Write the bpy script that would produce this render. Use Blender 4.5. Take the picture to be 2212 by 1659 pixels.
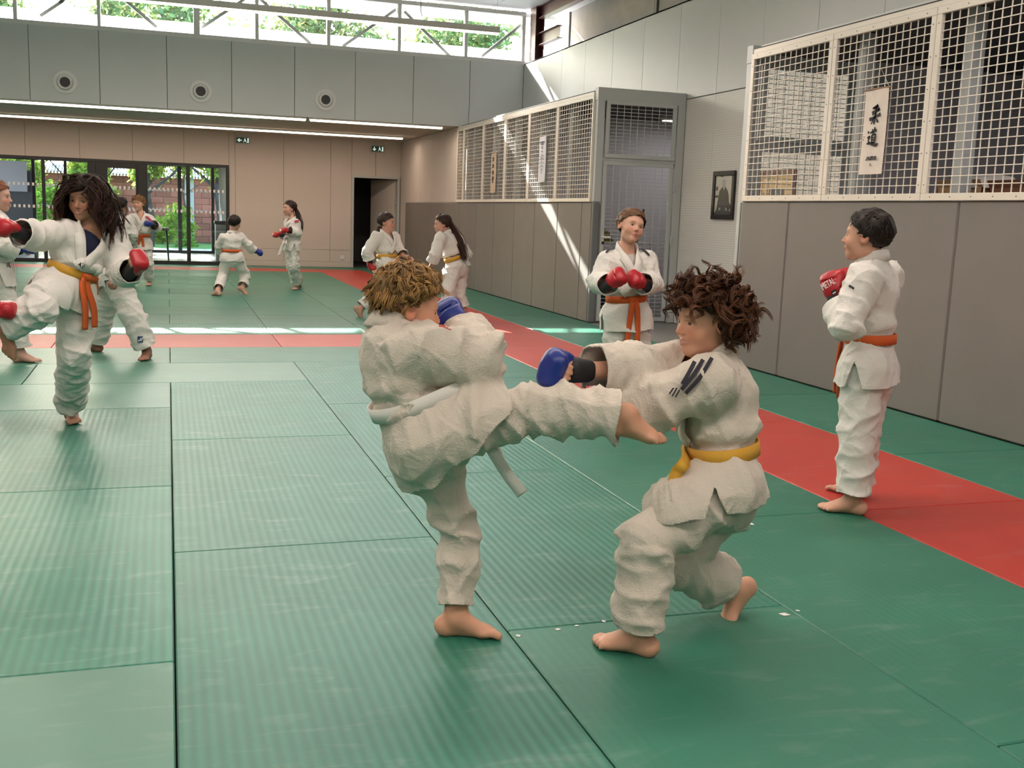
import bpy, math, random
import numpy as np
from mathutils import Matrix, Vector

for _o in list(bpy.data.objects):
    bpy.data.objects.remove(_o)
SC = bpy.context.scene
COL = SC.collection
random.seed(7)

# ------------------------------------------------------------------ camera
CAM_H = 1.295
F_PX, YAW, PITCH, ROLL = 2273.6, 0.31767, 0.15868, 0.03584
IW, IH = 2212, 1659
_cy, _sy, _cp, _sp = math.cos(YAW), math.sin(YAW), math.cos(PITCH), math.sin(PITCH)
FWD = np.array([_sy * _cp, _cy * _cp, -_sp])
_r0 = np.array([_cy, -_sy, 0.0])
_u0 = np.cross(_r0, FWD)
RGT = math.cos(ROLL) * _r0 + math.sin(ROLL) * _u0
UPV = -math.sin(ROLL) * _r0 + math.cos(ROLL) * _u0
cam_d = bpy.data.cameras.new('camera')
cam_d.sensor_fit = 'HORIZONTAL'
cam_d.sensor_width = 36.0
cam_d.lens = F_PX / IW * 36.0
cam_d.clip_end = 300
cam = bpy.data.objects.new('camera', cam_d)
COL.objects.link(cam)
cam.matrix_world = Matrix(((RGT[0], UPV[0], -FWD[0], 0), (RGT[1], UPV[1], -FWD[1], 0),
                           (RGT[2], UPV[2], -FWD[2], CAM_H), (0, 0, 0, 1)))
SC.camera = cam

# ------------------------------------------------------------------ exposure, world, sun
SC.view_settings.view_transform = 'Standard'
SC.view_settings.look = 'None'
SC.view_settings.gamma = 1.0
SC.view_settings.use_curve_mapping = False
SC.view_settings.exposure = 0.0
SC.cycles.use_denoising = True
SC.cycles.max_bounces = 8
SC.cycles.diffuse_bounces = 4
SC.cycles.glossy_bounces = 3
SC.cycles.transparent_max_bounces = 16
SC.cycles.sample_clamp_indirect = 6.0
SC.cycles.caustics_reflective = False
SC.cycles.caustics_refractive = False

SUN_DIR = Vector((0.30, -1.0, -0.56)).normalized()      # the way the light travels
world = bpy.data.worlds.new('sky')
SC.world = world
world.use_nodes = True
_wn = world.node_tree.nodes
_wn.clear()
_bg = _wn.new('ShaderNodeBackground')
_sky = _wn.new('ShaderNodeTexSky')
_sky.sky_type = 'NISHITA'
_sky.sun_disc = False
_sky.sun_elevation = math.asin(-SUN_DIR.z)
_sky.sun_rotation = math.atan2(-SUN_DIR.x, -SUN_DIR.y)
_sky.air_density = 1.0
_sky.dust_density = 2.0
_bg.inputs['Strength'].default_value = 2.8
_wo = _wn.new('ShaderNodeOutputWorld')
world.node_tree.links.new(_sky.outputs[0], _bg.inputs[0])
world.node_tree.links.new(_bg.outputs[0], _wo.inputs[0])

sun_d = bpy.data.lights.new('sun', 'SUN')
sun_d.energy = 42.0
sun_d.angle = 0.0093
sun_d.color = (1.0, 0.96, 0.9)
sun = bpy.data.objects.new('sun', sun_d)
COL.objects.link(sun)
sun.rotation_euler = SUN_DIR.to_track_quat('-Z', 'Y').to_euler()
sun.location = (-10, 40, 40)

PENDANT_W = 130.0        # watts per pendant lamp
STRIP_W = 95.0           # watts per recessed ceiling strip

# ------------------------------------------------------------------ helpers
def s2l(c):
    return tuple((x / 12.92 if x <= 0.04045 else ((x + 0.055) / 1.055) ** 2.4) for x in c)

MATS = {}
def mat(name, col=(0.8, 0.8, 0.8), rough=0.6, metal=0.0, noise=0.0, nscale=8.0, bump=0.0, bscale=60.0,
        spec=0.5, emit=None, estr=0.0, sheen=0.0, attr=None, rnd=0.0, extra=None, coat=0.0):
    if name in MATS:
        return MATS[name]
    m = bpy.data.materials.new(name)
    m.use_nodes = True
    nt = m.node_tree
    N, L = nt.nodes, nt.links
    b = N['Principled BSDF']
    b.inputs['Base Color'].default_value = (*col, 1)
    b.inputs['Roughness'].default_value = rough
    b.inputs['Metallic'].default_value = metal
    b.inputs['Specular IOR Level'].default_value = spec
    b.inputs['Sheen Weight'].default_value = sheen
    b.inputs['Coat Weight'].default_value = coat
    tc = N.new('ShaderNodeTexCoord')
    src = None
    if attr:
        a = N.new('ShaderNodeAttribute')
        a.attribute_name = attr
        src = a.outputs['Color']
    if rnd > 0:
        oi = N.new('ShaderNodeObjectInfo')
        hs = N.new('ShaderNodeHueSaturation')
        mr = N.new('ShaderNodeMapRange')
        mr.inputs['To Min'].default_value = 1 - rnd
        mr.inputs['To Max'].default_value = 1 + rnd
        L.new(oi.outputs['Random'], mr.inputs['Value'])
        L.new(mr.outputs[0], hs.inputs['Value'])
        if src: L.new(src, hs.inputs['Color'])
        else: hs.inputs['Color'].default_value = (*col, 1)
        src = hs.outputs[0]
    if noise > 0:
        n = N.new('ShaderNodeTexNoise')
        n.inputs['Scale'].default_value = nscale
        n.inputs['Detail'].default_value = 6
        L.new(tc.outputs['Object'], n.inputs['Vector'])
        r = N.new('ShaderNodeMapRange')
        r.inputs['From Min'].default_value = 0.3
        r.inputs['From Max'].default_value = 0.7
        r.inputs['To Min'].default_value = 1 - noise
        r.inputs['To Max'].default_value = 1 + noise
        L.new(n.outputs['Fac'], r.inputs['Value'])
        hs = N.new('ShaderNodeHueSaturation')
        if src: L.new(src, hs.inputs['Color'])
        else: hs.inputs['Color'].default_value = (*col, 1)
        L.new(r.outputs[0], hs.inputs['Value'])
        src = hs.outputs[0]
    if src:
        L.new(src, b.inputs['Base Color'])
    if bump > 0:
        n = N.new('ShaderNodeTexNoise')
        n.inputs['Scale'].default_value = bscale
        n.inputs['Detail'].default_value = 4
        L.new(tc.outputs['Object'], n.inputs['Vector'])
        bp = N.new('ShaderNodeBump')
        bp.inputs['Strength'].default_value = bump
        bp.inputs['Distance'].default_value = 0.01
        L.new(n.outputs['Fac'], bp.inputs['Height'])
        L.new(bp.outputs[0], b.inputs['Normal'])
    if emit:
        b.inputs['Emission Color'].default_value = (*emit, 1)
        b.inputs['Emission Strength'].default_value = estr
    if extra:
        extra(nt, b, tc)
    MATS[name] = m
    return m

class MB:
    """collects vertices and faces of one mesh"""
    def __init__(s):
        s.v, s.f = [], []
    def box(s, x0, x1, y0, y1, z0, z1):
        k = len(s.v)
        s.v += [(x0, y0, z0), (x1, y0, z0), (x1, y1, z0), (x0, y1, z0), (x0, y0, z1), (x1, y0, z1), (x1, y1, z1), (x0, y1, z1)]
        s.f += [tuple(k + i for i in q) for q in ((0, 3, 2, 1), (4, 5, 6, 7), (0, 1, 5, 4), (1, 2, 6, 5), (2, 3, 7, 6), (3, 0, 4, 7))]
        return s
    def bbox(s, x0, x1, y0, y1, z0, z1, c=0.006):
        """box with chamfered edges"""
        k = len(s.v)
        for z, i in ((z0, c), (z0 + c, 0), (z1 - c, 0), (z1, c)):
            a, b, d, e = x0 + i, x1 - i, y0 + i, y1 - i
            if i == 0:
                s.v += [(a + c, d, z), (b - c, d, z), (b, d + c, z), (b, e - c, z), (b - c, e, z), (a + c, e, z), (a, e - c, z), (a, d + c, z)]
            else:
                q = c * 0.6
                s.v += [(a + q, d, z), (b - q, d, z), (b, d + q, z), (b, e - q, z), (b - q, e, z), (a + q, e, z), (a, e - q, z), (a, d + q, z)]
        for r in range(3):
            for i in range(8):
                j = (i + 1) % 8
                s.f.append((k + r * 8 + i, k + r * 8 + j, k + r * 8 + 8 + j, k + r * 8 + 8 + i))
        s.f.append(tuple(k + 7 - i for i in range(8)))
        s.f.append(tuple(k + 24 + i for i in range(8)))
        return s
    def bar(s, a, b, w, h=None, up=(0, 0, 1)):
        """square bar from a to b"""
        h = h or w
        a, b, up = Vector(a), Vector(b), Vector(up)
        d = (b - a).normalized()
        if abs(d.dot(up)) > 0.98: up = Vector((0, 1, 0))
        u = d.cross(up).normalized() * (w / 2)
        t = u.cross(d).normalized() * (h / 2)
        k = len(s.v)
        for p in (a, b):
            s.v += [tuple(p - u - t), tuple(p + u - t), tuple(p + u + t), tuple(p - u + t)]
        s.f += [tuple(k + i for i in q) for q in ((0, 1, 2, 3), (7, 6, 5, 4), (0, 4, 5, 1), (1, 5, 6, 2), (2, 6, 7, 3), (3, 7, 4, 0))]
        return s
    def tube(s, pts, rad, n=8, cap=True):
        pts = [Vector(p) for p in pts]
        rad = rad if isinstance(rad, (list, tuple)) else [rad] * len(pts)
        k = len(s.v)
        ref = Vector((0, 0, 1))
        for i, p in enumerate(pts):
            d = (pts[min(i + 1, len(pts) - 1)] - pts[max(i - 1, 0)]).normalized()
            if abs(d.dot(ref)) > 0.95: ref = Vector((1, 0, 0)) if abs(d.x) < 0.9 else Vector((0, 1, 0))
            u = d.cross(ref).normalized()
            w = d.cross(u)
            for j in range(n):
                a = 2 * math.pi * j / n
                s.v.append(tuple(p + (u * math.cos(a) + w * math.sin(a)) * rad[i]))
        for i in range(len(pts) - 1):
            for j in range(n):
                s.f.append((k + i * n + j, k + i * n + (j + 1) % n, k + (i + 1) * n + (j + 1) % n, k + (i + 1) * n + j))
        if cap:
            s.f.append(tuple(k + n - 1 - j for j in range(n)))
            s.f.append(tuple(k + (len(pts) - 1) * n + j for j in range(n)))
        return s
    def lathe(s, c, axis, prof, n=24):
        """prof: list of (along axis, radius)"""
        axis = Vector(axis).normalized()
        ref = Vector((0, 0, 1)) if abs(axis.z) < 0.9 else Vector((1, 0, 0))
        u = axis.cross(ref).normalized(); w = axis.cross(u); c = Vector(c)
        k = len(s.v)
        for (h, r) in prof:
            for j in range(n):
                a = 2 * math.pi * j / n
                s.v.append(tuple(c + axis * h + (u * math.cos(a) + w * math.sin(a)) * max(r, 1e-4)))
        for i in range(len(prof) - 1):
            for j in range(n):
                s.f.append((k + i * n + j, k + i * n + (j + 1) % n, k + (i + 1) * n + (j + 1) % n, k + (i + 1) * n + j))
        return s
    def poly(s, pts, off):
        """extruded polygon: pts 3D in a plane, off = thickness vector"""
        k = len(s.v); n = len(pts); off = Vector(off)
        s.v += [tuple(p) for p in pts] + [tuple(Vector(p) + off) for p in pts]
        s.f.append(tuple(k + i for i in range(n)))
        s.f.append(tuple(k + 2 * n - 1 - i for i in range(n)))
        for i in range(n):
            j = (i + 1) % n
            s.f.append((k + i, k + n + i, k + n + j, k + j))
        return s
    def mesh(s, name):
        me = bpy.data.meshes.new(name)
        me.from_pydata(s.v, [], s.f)
        me.update()
        return me
    def build(s, name, m, parent=None, smooth=False, **tags):
        me = s.mesh(name)
        if smooth:
            me.polygons.foreach_set('use_smooth', [True] * len(me.polygons))
        return obj(name, me, m, parent, **tags)

def obj(name, me, m=None, parent=None, label=None, category=None, group=None, kind=None):
    o = bpy.data.objects.new(name, me)
    COL.objects.link(o)
    if m is not None and me is not None and not me.materials:
        me.materials.append(m)
    if parent is not None: o.parent = parent
    tag(o, label, category, group, kind)
    return o
def tag(o, label=None, category=None, group=None, kind=None):
    if label: o['label'] = label
    if category: o['category'] = category
    if group: o['group'] = group
    if kind: o['kind'] = kind
    return o
def empty(name, loc=(0, 0, 0), **tags):
    o = bpy.data.objects.new(name, None)
    COL.objects.link(o)
    o.location = loc
    o.empty_display_size = 0.05
    tag(o, **tags)
    return o
def child_at(o, root):
    """parent o (built in world space) to the empty root, keeping its place"""
    o.parent = root
    o.matrix_parent_inverse = Matrix.Translation(root.location).inverted()
    return o
def area(name, loc, rot, sx, sy, watts, col=(1, 1, 1), parent=None, spread=math.pi):
    d = bpy.data.lights.new(name, 'AREA')
    d.shape = 'RECTANGLE'; d.size = sx; d.size_y = sy; d.energy = watts; d.color = col
    d.spread = spread
    o = bpy.data.objects.new(name, d)
    COL.objects.link(o)
    o.location = loc; o.rotation_euler = rot
    if parent: child_at(o, parent)
    return o

# ------------------------------------------------------------------ materials of the place
def _mat_mat(ridges, scuff):
    def ex(nt, b, tc):
        N, L = nt.nodes, nt.links
        src = b.inputs['Base Color'].links[0].from_socket
        # pale scuffs left by feet
        mp = N.new('ShaderNodeMapping'); mp.inputs['Rotation'].default_value = (0, 0, 0.5); mp.inputs['Scale'].default_value = (2.5, 9, 1)
        L.new(tc.outputs['Object'], mp.inputs['Vector'])
        n = N.new('ShaderNodeTexNoise'); n.inputs['Scale'].default_value = 1.3; n.inputs['Detail'].default_value = 7; n.inputs['Distortion'].default_value = 1.2
        oi = N.new('ShaderNodeObjectInfo')
        ad = N.new('ShaderNodeVectorMath'); ad.operation = 'ADD'
        sc = N.new('ShaderNodeVectorMath'); sc.operation = 'SCALE'; sc.inputs['Scale'].default_value = 13.0
        L.new(oi.outputs['Location'], sc.inputs[0]); L.new(mp.outputs[0], ad.inputs[0]); L.new(sc.outputs[0], ad.inputs[1])
        L.new(ad.outputs[0], n.inputs['Vector'])
        r = N.new('ShaderNodeMapRange'); r.inputs['From Min'].default_value = 0.56; r.inputs['From Max'].default_value = 0.82; r.inputs['To Max'].default_value = scuff
        L.new(n.outputs['Fac'], r.inputs['Value'])
        mx = N.new('ShaderNodeMix'); mx.data_type = 'RGBA'
        mx.inputs['B'].default_value = (0.45, 0.5, 0.45, 1)
        L.new(r.outputs[0], mx.inputs['Factor']); L.new(src, mx.inputs['A'])
        out = mx.outputs['Result']
        w = N.new('ShaderNodeTexWave'); w.wave_type = 'BANDS'; w.bands_direction = 'X'
        w.inputs['Scale'].default_value = 9.5; w.inputs['Distortion'].default_value = 0.25; w.inputs['Detail'].default_value = 1
        w2 = N.new('ShaderNodeTexWave'); w2.wave_type = 'BANDS'; w2.bands_direction = 'Y'
        w2.inputs['Scale'].default_value = 60.0
        L.new(tc.outputs['Object'], w.inputs['Vector']); L.new(tc.outputs['Object'], w2.inputs['Vector'])
        m2 = N.new('ShaderNodeMath'); m2.operation = 'MULTIPLY_ADD'; m2.inputs[1].default_value = 0.25
        L.new(w2.outputs['Fac'], m2.inputs[0]); L.new(w.outputs['Fac'], m2.inputs[2])
        bp = N.new('ShaderNodeBump'); bp.inputs['Strength'].default_value = ridges; bp.inputs['Distance'].default_value = 0.004
        L.new(m2.outputs[0], bp.inputs['Height']); L.new(bp.outputs[0], b.inputs['Normal'])
        if ridges > 0.2:
            hs = N.new('ShaderNodeHueSaturation')
            r2 = N.new('ShaderNodeMapRange'); r2.inputs['To Min'].default_value = 0.86; r2.inputs['To Max'].default_value = 1.07
            L.new(w.outputs['Fac'], r2.inputs['Value']); L.new(r2.outputs[0], hs.inputs['Value']); L.new(out, hs.inputs['Color'])
            out = hs.outputs[0]
        L.new(out, b.inputs['Base Color'])
    return ex
GREEN = (0.026, 0.170, 0.114)
M_green_r = mat('mat_green_ridged', GREEN, 0.43, rnd=0.08, noise=0.10, nscale=2.5, extra=_mat_mat(0.22, 0.22))
M_green_f = mat('mat_green_flat', (0.029, 0.170, 0.112), 0.42, rnd=0.10, noise=0.08, nscale=2.5, extra=_mat_mat(0.08, 0.16))
M_green_p = mat('mat_green_pale', (0.066, 0.195, 0.140), 0.40, rnd=0.05, noise=0.06, nscale=2.0, extra=_mat_mat(0.05, 0.12))
M_red = mat('mat_red', (0.43, 0.040, 0.030), 0.42, rnd=0.10, noise=0.06, nscale=2.5, extra=_mat_mat(0.06, 0.14))
M_concrete = mat('subfloor_dark', (0.02, 0.03, 0.03), 0.9)
M_greyfloor = mat('grey_vinyl_floor', (0.22, 0.215, 0.21), 0.5, noise=0.06, nscale=20)
M_pad = mat('wall_pad_vinyl', (0.185, 0.165, 0.152), 0.62, noise=0.03, nscale=3, bump=0.05, bscale=400)
M_padside = mat('wall_pad_edge', (0.14, 0.15, 0.155), 0.6)
M_panel = mat('pale_wall_panel', (0.63, 0.64, 0.64), 0.5, noise=0.015, nscale=2, spec=0.28)
M_beige = mat('beige_wall_panel', (0.56, 0.50, 0.46), 0.6, noise=0.04, nscale=60)
M_gap = mat('panel_joint_dark', (0.06, 0.055, 0.05), 0.9)  # even dark colour of the backing between panels
M_soffit = mat('soffit_board', (0.54, 0.50, 0.46), 0.7, bump=0.1, bscale=200)
M_ceiling = mat('white_ceiling', (0.72, 0.73, 0.74), 0.6)
M_plaster = mat('plaster', (0.55, 0.54, 0.51), 0.85, noise=0.06, nscale=4)
M_steel = mat('oxide_red_steel', (0.10, 0.022, 0.025), 0.45, noise=0.1, nscale=12)
M_white = mat('white_paint', (0.72, 0.71, 0.69), 0.42)
M_cream = mat('cream_mesh_paint', (0.76, 0.70, 0.62), 0.42)
M_galv = mat('grey_steel_paint', (0.45, 0.475, 0.475), 0.4)
M_black = mat('black_frame', (0.012, 0.012, 0.014), 0.4)
M_dark = mat('dark_room', (0.06, 0.058, 0.06), 0.9)
M_darkgrey = mat('slate_wall', (0.10, 0.105, 0.12), 0.7)
M_storewall = mat('store_wall', (0.50, 0.475, 0.50), 0.85)
M_tile = mat('hall_tile', (0.42, 0.44, 0.48), 0.25, rnd=0.06)
M_screw = mat('screw', (0.22, 0.2, 0.18), 0.4, metal=0.6)
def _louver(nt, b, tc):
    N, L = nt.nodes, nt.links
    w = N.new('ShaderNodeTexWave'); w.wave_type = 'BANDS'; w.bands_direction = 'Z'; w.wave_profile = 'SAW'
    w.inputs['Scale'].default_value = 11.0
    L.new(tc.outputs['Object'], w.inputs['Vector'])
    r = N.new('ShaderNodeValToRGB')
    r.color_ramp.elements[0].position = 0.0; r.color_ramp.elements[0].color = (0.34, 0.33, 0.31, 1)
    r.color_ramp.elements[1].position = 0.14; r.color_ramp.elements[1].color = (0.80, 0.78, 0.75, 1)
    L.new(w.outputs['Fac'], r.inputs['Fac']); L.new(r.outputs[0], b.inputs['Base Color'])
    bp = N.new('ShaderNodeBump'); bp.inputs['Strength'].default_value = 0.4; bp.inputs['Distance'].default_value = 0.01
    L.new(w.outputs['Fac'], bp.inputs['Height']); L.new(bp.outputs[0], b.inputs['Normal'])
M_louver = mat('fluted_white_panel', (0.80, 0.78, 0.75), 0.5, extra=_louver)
def _glass(name, tint, refl):
    m = bpy.data.materials.new(name); m.use_nodes = True
    nt = m.node_tree; N, L = nt.nodes, nt.links
    N.clear()
    o = N.new('ShaderNodeOutputMaterial'); t = N.new('ShaderNodeBsdfTransparent'); g = N.new('ShaderNodeBsdfGlossy')
    t.inputs[0].default_value = (*tint, 1); g.inputs['Roughness'].default_value = 0.02
    f = N.new('ShaderNodeFresnel'); f.inputs['IOR'].default_value = 1.45
    mm = N.new('ShaderNodeMath'); mm.operation = 'MULTIPLY'; mm.inputs[1].default_value = refl
    mx = N.new('ShaderNodeMixShader')
    L.new(f.outputs[0], mm.inputs[0]); L.new(mm.outputs[0], mx.inputs[0]); L.new(t.outputs[0], mx.inputs[1]); L.new(g.outputs[0], mx.inputs[2])
    L.new(mx.outputs[0], o.inputs[0])
    return m
M_glass = _glass('window_glass', (0.93, 0.96, 0.95), 1.0)
M_led = mat('led_diffuser', (1, 1, 1), 0.5, emit=(1.0, 0.80, 0.60), estr=6.0)

# ------------------------------------------------------------------ floor of judo mats
floor = MB().box(-9.2, 9.0, -7.2, 24.05, -0.09, -0.042).build('floor', M_concrete, kind='structure')
_mat_cache = {}
def judo_mat(x0, x1, y0, y1, m):
    w, l = x1 - x0, y1 - y0
    key = (round(w, 2), round(l, 2), m.name)
    if key not in _mat_cache:
        _mat_cache[key] = MB().bbox(-w / 2 + .0025, w / 2 - .0025, -l / 2 + .0025, l / 2 - .0025, -0.042, 0.0, 0.004).mesh('judo_mat')
        _mat_cache[key].materials.append(m)
    o = obj('judo_mat', _mat_cache[key], None, floor)
    o.location = ((x0 + x1) / 2, (y0 + y1) / 2, random.uniform(-0.0012, 0.0))
    return o
def gmix(*w):
    return random.choices([M_green_r, M_green_f, M_green_p], w)[0]
for c in (-5, -4, -3, -2, -1):
    for k, y in enumerate((-7, -5, -3, -1, 1, 3, 5)):
        if c % 2 == 0 and y > 0: pass
        m = M_green_p if (c == -1 and y == 1) else gmix(6, 2, 1) if c != -1 else M_green_r
        judo_mat(c, c + 1, y, y + 2, m)
for y in (-6, -4, -2, 0, 2, 4, 6): judo_mat(0, 1, y, y + 2, M_green_r)
for y in (-7, -5, -3, -1): judo_mat(1, 2, y, y + 2, M_green_f)
judo_mat(1, 2, 1, 3, M_green_f); judo_mat(1, 2, 3, 5, M_green_r); judo_mat(1, 2, 5, 7, M_green_r); judo_mat(1, 2, 7, 9, M_green_r)
for y in (-6, -4, -2, 0, 2, 4, 6, 8): judo_mat(2, 3, y, y + 2, M_green_f)
for y in (-6, -4, -2, 0, 2, 4, 6, 8, 10, 12, 14, 16, 18, 20): judo_mat(3, 4, y, y + 2, M_red)
judo_mat(3, 4, 22, 23, M_red)
for y in (-7, -5, -3, -1, 1, 3, 5, 7, 9, 11, 13, 15, 17, 19, 21): judo_mat(4, 5, y, y + 2, M_green_f)
for x in (-4, -2): judo_mat(x, x + 2, 7, 8, M_green_p if x == -2 else M_green_f)
for x in (-5, -3, -1): judo_mat(x, x + 2, 8, 9, M_green_p if x == -1 else M_green_f)  # the paler mat has reflected daylight put into its colour
for x in (-4, -2, 0): judo_mat(x, x + 2, 9, 10, M_green_p if x < 0 else M_green_f)  # pale colour on the left stands in for grey-blue reflections
for x in (-5, -3, -1, 1): judo_mat(x, x + 2, 10, 11, M_red)
for r in range(11):
    y = 11 + r
    x = -4 if r % 2 else -5
    while x < 1:
        x1 = min(x + 2, 1)
        judo_mat(x, x1, y, y + 1, gmix(2, 5, 1)); x = x1
for c in (1, 2):
    y = 11
    while y < 22:
        y1 = min(y + (1 if (y == 11 and c == 2) else 2), 22)
        judo_mat(c, c + 1, y, y1, M_green_f); y = y1
for x in (-5, -3, -1, 1): judo_mat(x, x + 2, 22, 23, M_red)
for x in (-5, -3, -1, 1, 3): judo_mat(x, min(x + 2, 5), 23, 23.94, M_green_f)
MB().box(5.0, 6.2, 8.6, 12.4, -0.042, -0.005).build('vinyl_strip', M_greyfloor, floor)
for (x, y, a, s) in ((2.40, 3.90, 0.3, 0.022), (1.955, 2.92, 0.9, 0.016), (1.02, 2.95, 0.2, 0.010), (1.16, 2.97, 1.2, 0.008), (1.23, 2.985, 0.7, 0.007), (1.33, 3.0, 0.1, 0.009), (2.02, 2.94, 0.5, .008), (2.1, 3.98, .4, .008)):
    o = MB().poly([(s * math.cos(a + t) * (1.4 if i % 2 else .8), s * math.sin(a + t), 0) for i, t in enumerate((0, 1.6, 3.1, 4.7))], (0, 0, .0015)).build(
        'paper_scrap', M_white, label='tiny torn white scrap lying on a green mat seam', category='scrap', group='white scraps on the mats')
    o.location = (x, y, .0005)

# ------------------------------------------------------------------ right wall: pads and mesh store fronts
def pads(root, ys, x, face=-1):
    for a, b in zip(ys[:-1], ys[1:]):
        MB().bbox(x - 0.002, x + 0.06, a + .002, b - .002, 0.0, 1.495, 0.012).build('wall_pad', M_pad, root)
wall_right = MB().box(5.06, 5.16, -7, 8.64, 0, 1.47).box(5.06, 5.16, 12.34, 24, 0, 1.47).box(5.06, 5.16, 18.83, 24.05, 1.47, 2.84).build('wall_right', M_beige, kind='structure')
pads(wall_right, [-6.4, -4.4, -2.3, -.3, 1.75, 3.8, 5.84, 7.88, 8.66], 5.0)
pads(wall_right, [12.30, 12.62, 13.5, 14.45, 15.4, 16.45, 17.5, 18.6, 19.7, 20.8, 22.0, 23.2], 5.0)
# corner pad of the store room by the mesh door, dark edge
MB().bbox(5.0, 5.085, 12.235, 12.30, 0, 1.495, .012).build('pad_return', M_padside, wall_right)
MB().bbox(5.0, 5.10, 8.66, 8.70, 0, 1.495, .012).build('pad_return', M_padside, wall_right)
# beige wall panels above the pads under the low ceiling
for a, b in ((18.85, 19.9), (19.9, 20.93), (20.93, 21.97), (21.97, 23.0), (23.0, 23.99)):
    MB().box(5.045, 5.075, a + .003, b - .003, 1.5, 2.84).build('panel', M_beige, wall_right)
MB().box(5.045, 5.075, 23.205, 23.99, 0.0, 1.497).build('panel', M_beige, wall_right)

def mesh_panel(name, root, plane, p, a, b, z0, z1, fr, m, nv, nh, wire=0.0045, label=None, depth=.03, screws=True):
    """framed welded-wire panel. plane 'x': lies in x = p and runs a..b in y; plane 'y': in y = p and runs a..b in x"""
    t = empty(name, ((p, (a + b) / 2, z0) if plane == 'x' else ((a + b) / 2, p, z0))) if root is None else root
    def put(mb, nm, mm, kind=None):
        o = mb.build(nm, mm, kind=kind); child_at(o, t) if root is None else setattr(o, 'parent', root); return o
    def bx(mb, u0, u1, v0, v1, d0=-depth, d1=0.0):
        if plane == 'x': mb.bbox(p + d0, p + d1, u0, u1, v0, v1, .003)
        else: mb.bbox(u0, u1, p + d0, p + d1, v0, v1, .003)
    mb = MB()
    bx(mb, a, b, z0, z0 + fr); bx(mb, a, b, z1 - fr, z1); bx(mb, a, a + fr, z0 + fr, z1 - fr); bx(mb, b - fr, b, z0 + fr, z1 - fr)
    put(mb, 'frame', m)
    w = MB()
    q = -depth * 0.45
    for i in range(1, nv):
        u = a + fr + (b - a - 2 * fr) * i / nv
        w.bar((p + q, u, z0 + fr) if plane == 'x' else (u, p + q, z0 + fr), (p + q, u, z1 - fr) if plane == 'x' else (u, p + q, z1 - fr), wire * 2)
    for i in range(1, nh):
        v = z0 + fr + (z1 - z0 - 2 * fr) * i / nh
        q2 = q - wire * 1.7
        w.bar((p + q2, a + fr, v) if plane == 'x' else (a + fr, p + q2, v), (p + q2, b - fr, v) if plane == 'x' else (b - fr, p + q2, v), wire * 2)
    put(w, 'wire_mesh', m, 'stuff')
    if screws:
        s = MB()
        for i in range(6):
            for (u, v) in ((a + (b - a) * (i + .5) / 6, z0 + fr / 2), (a + (b - a) * (i + .5) / 6, z1 - fr / 2), (a + fr / 2, z0 + (z1 - z0) * (i + .5) / 6), (b - fr / 2, z0 + (z1 - z0) * (i + .5) / 6)):
                c = (p - depth, u, v) if plane == 'x' else (u, p - depth, v)
                s.lathe(c, (-1, 0, 0) if plane == 'x' else (0, -1, 0), [(-.002, .006), (.0015, .005), (.002, .0)], 8)
        put(s, 'screws', M_screw, 'stuff')
    return t
lab = {0: 'white wire mesh panel above grey pads, end panel beside the framed photograph', 1: 'white wire mesh panel above grey pads with the judo scroll hung on it',
       2: 'white wire mesh panel above grey pads with crates and robes behind it', 3: 'white wire mesh panel above grey pads past the crates'}
ysR = [8.64, 7.40, 6.215, 5.03, 3.84]
for i in range(4):
    t = mesh_panel('wire_mesh_panel', None, 'x', 5.012, ysR[i + 1] + .003, ysR[i] - .003, 1.497, 2.79, 0.05, M_cream, 14, 21, .0031)
    tag(t, lab[min(i, 3)], 'mesh panel', 'white mesh panels over the near pads')
ysL = [12.34, 13.61, 14.78, 15.93, 17.14, 18.36, 18.82]
lab = ['beside the grey mesh door', 'with a long printed scroll hung on it', 'crossed by the streak of sunlight', 'with a short beige scroll hung on it', 'between the beige scroll and the narrow end panel', 'narrow, at the beige wall']
for i in range(6):
    t = mesh_panel('wire_mesh_panel', None, 'x', 5.012, ysL[i] + .003, ysL[i + 1] - .003, 1.497, 2.79, 0.045, M_cream, 14 if i < 5 else 5, 21, .0033, screws=False)
    tag(t, 'cream wire mesh panel above far pads, ' + lab[i], 'mesh panel', 'white mesh panels over the far pads')

# store rooms behind the mesh
store = MB().box(8.2, 8.3, -7, 24, 0, 2.8).box(5.16, 8.3, -7.1, -7, 0, 2.8).box(6.32, 8.3, 8.50, 8.60, 0, 2.8).box(6.32, 8.3, 12.4, 12.5, 0, 2.8).box(5.16, 8.2, 18.70, 18.80, 0, 2.8).build('wall_store', M_storewall, kind='structure')
for a, b in ((-7, 8.62), (12.36, 18.8)):
    MB().box(5.06, 8.3, a, b, 2.80, 2.86).build('ceiling_store', M_dark, kind='structure')
    MB().bbox(4.99, 5.06, a, b, 2.79, 2.83, .004).build('top_rail', M_cream, store)
    MB().box(5.06, 6.2, a, b, 2.86, 2.87).build('top_cover', M_panel, store)
MB().box(6.23, 8.4, -7.2, 24.3, 2.87, 2.92).build('roof_light_seal', M_dark, kind='structure')  # unseen slab added to stop sky light leaking in behind the niche
MB().box(5.3, 6.3, 24.1, 24.2, 0, 2.9).build('wall_light_seal', M_dark, kind='structure')  # unseen panel added to keep sky light out of the corridor
MB().box(5.16, 8.2, -7, 8.6, -0.04, 0.001).box(5.16, 8.2, 12.4, 18.8, -0.04, .001).build('floor_store', M_greyfloor, kind='structure')
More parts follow.
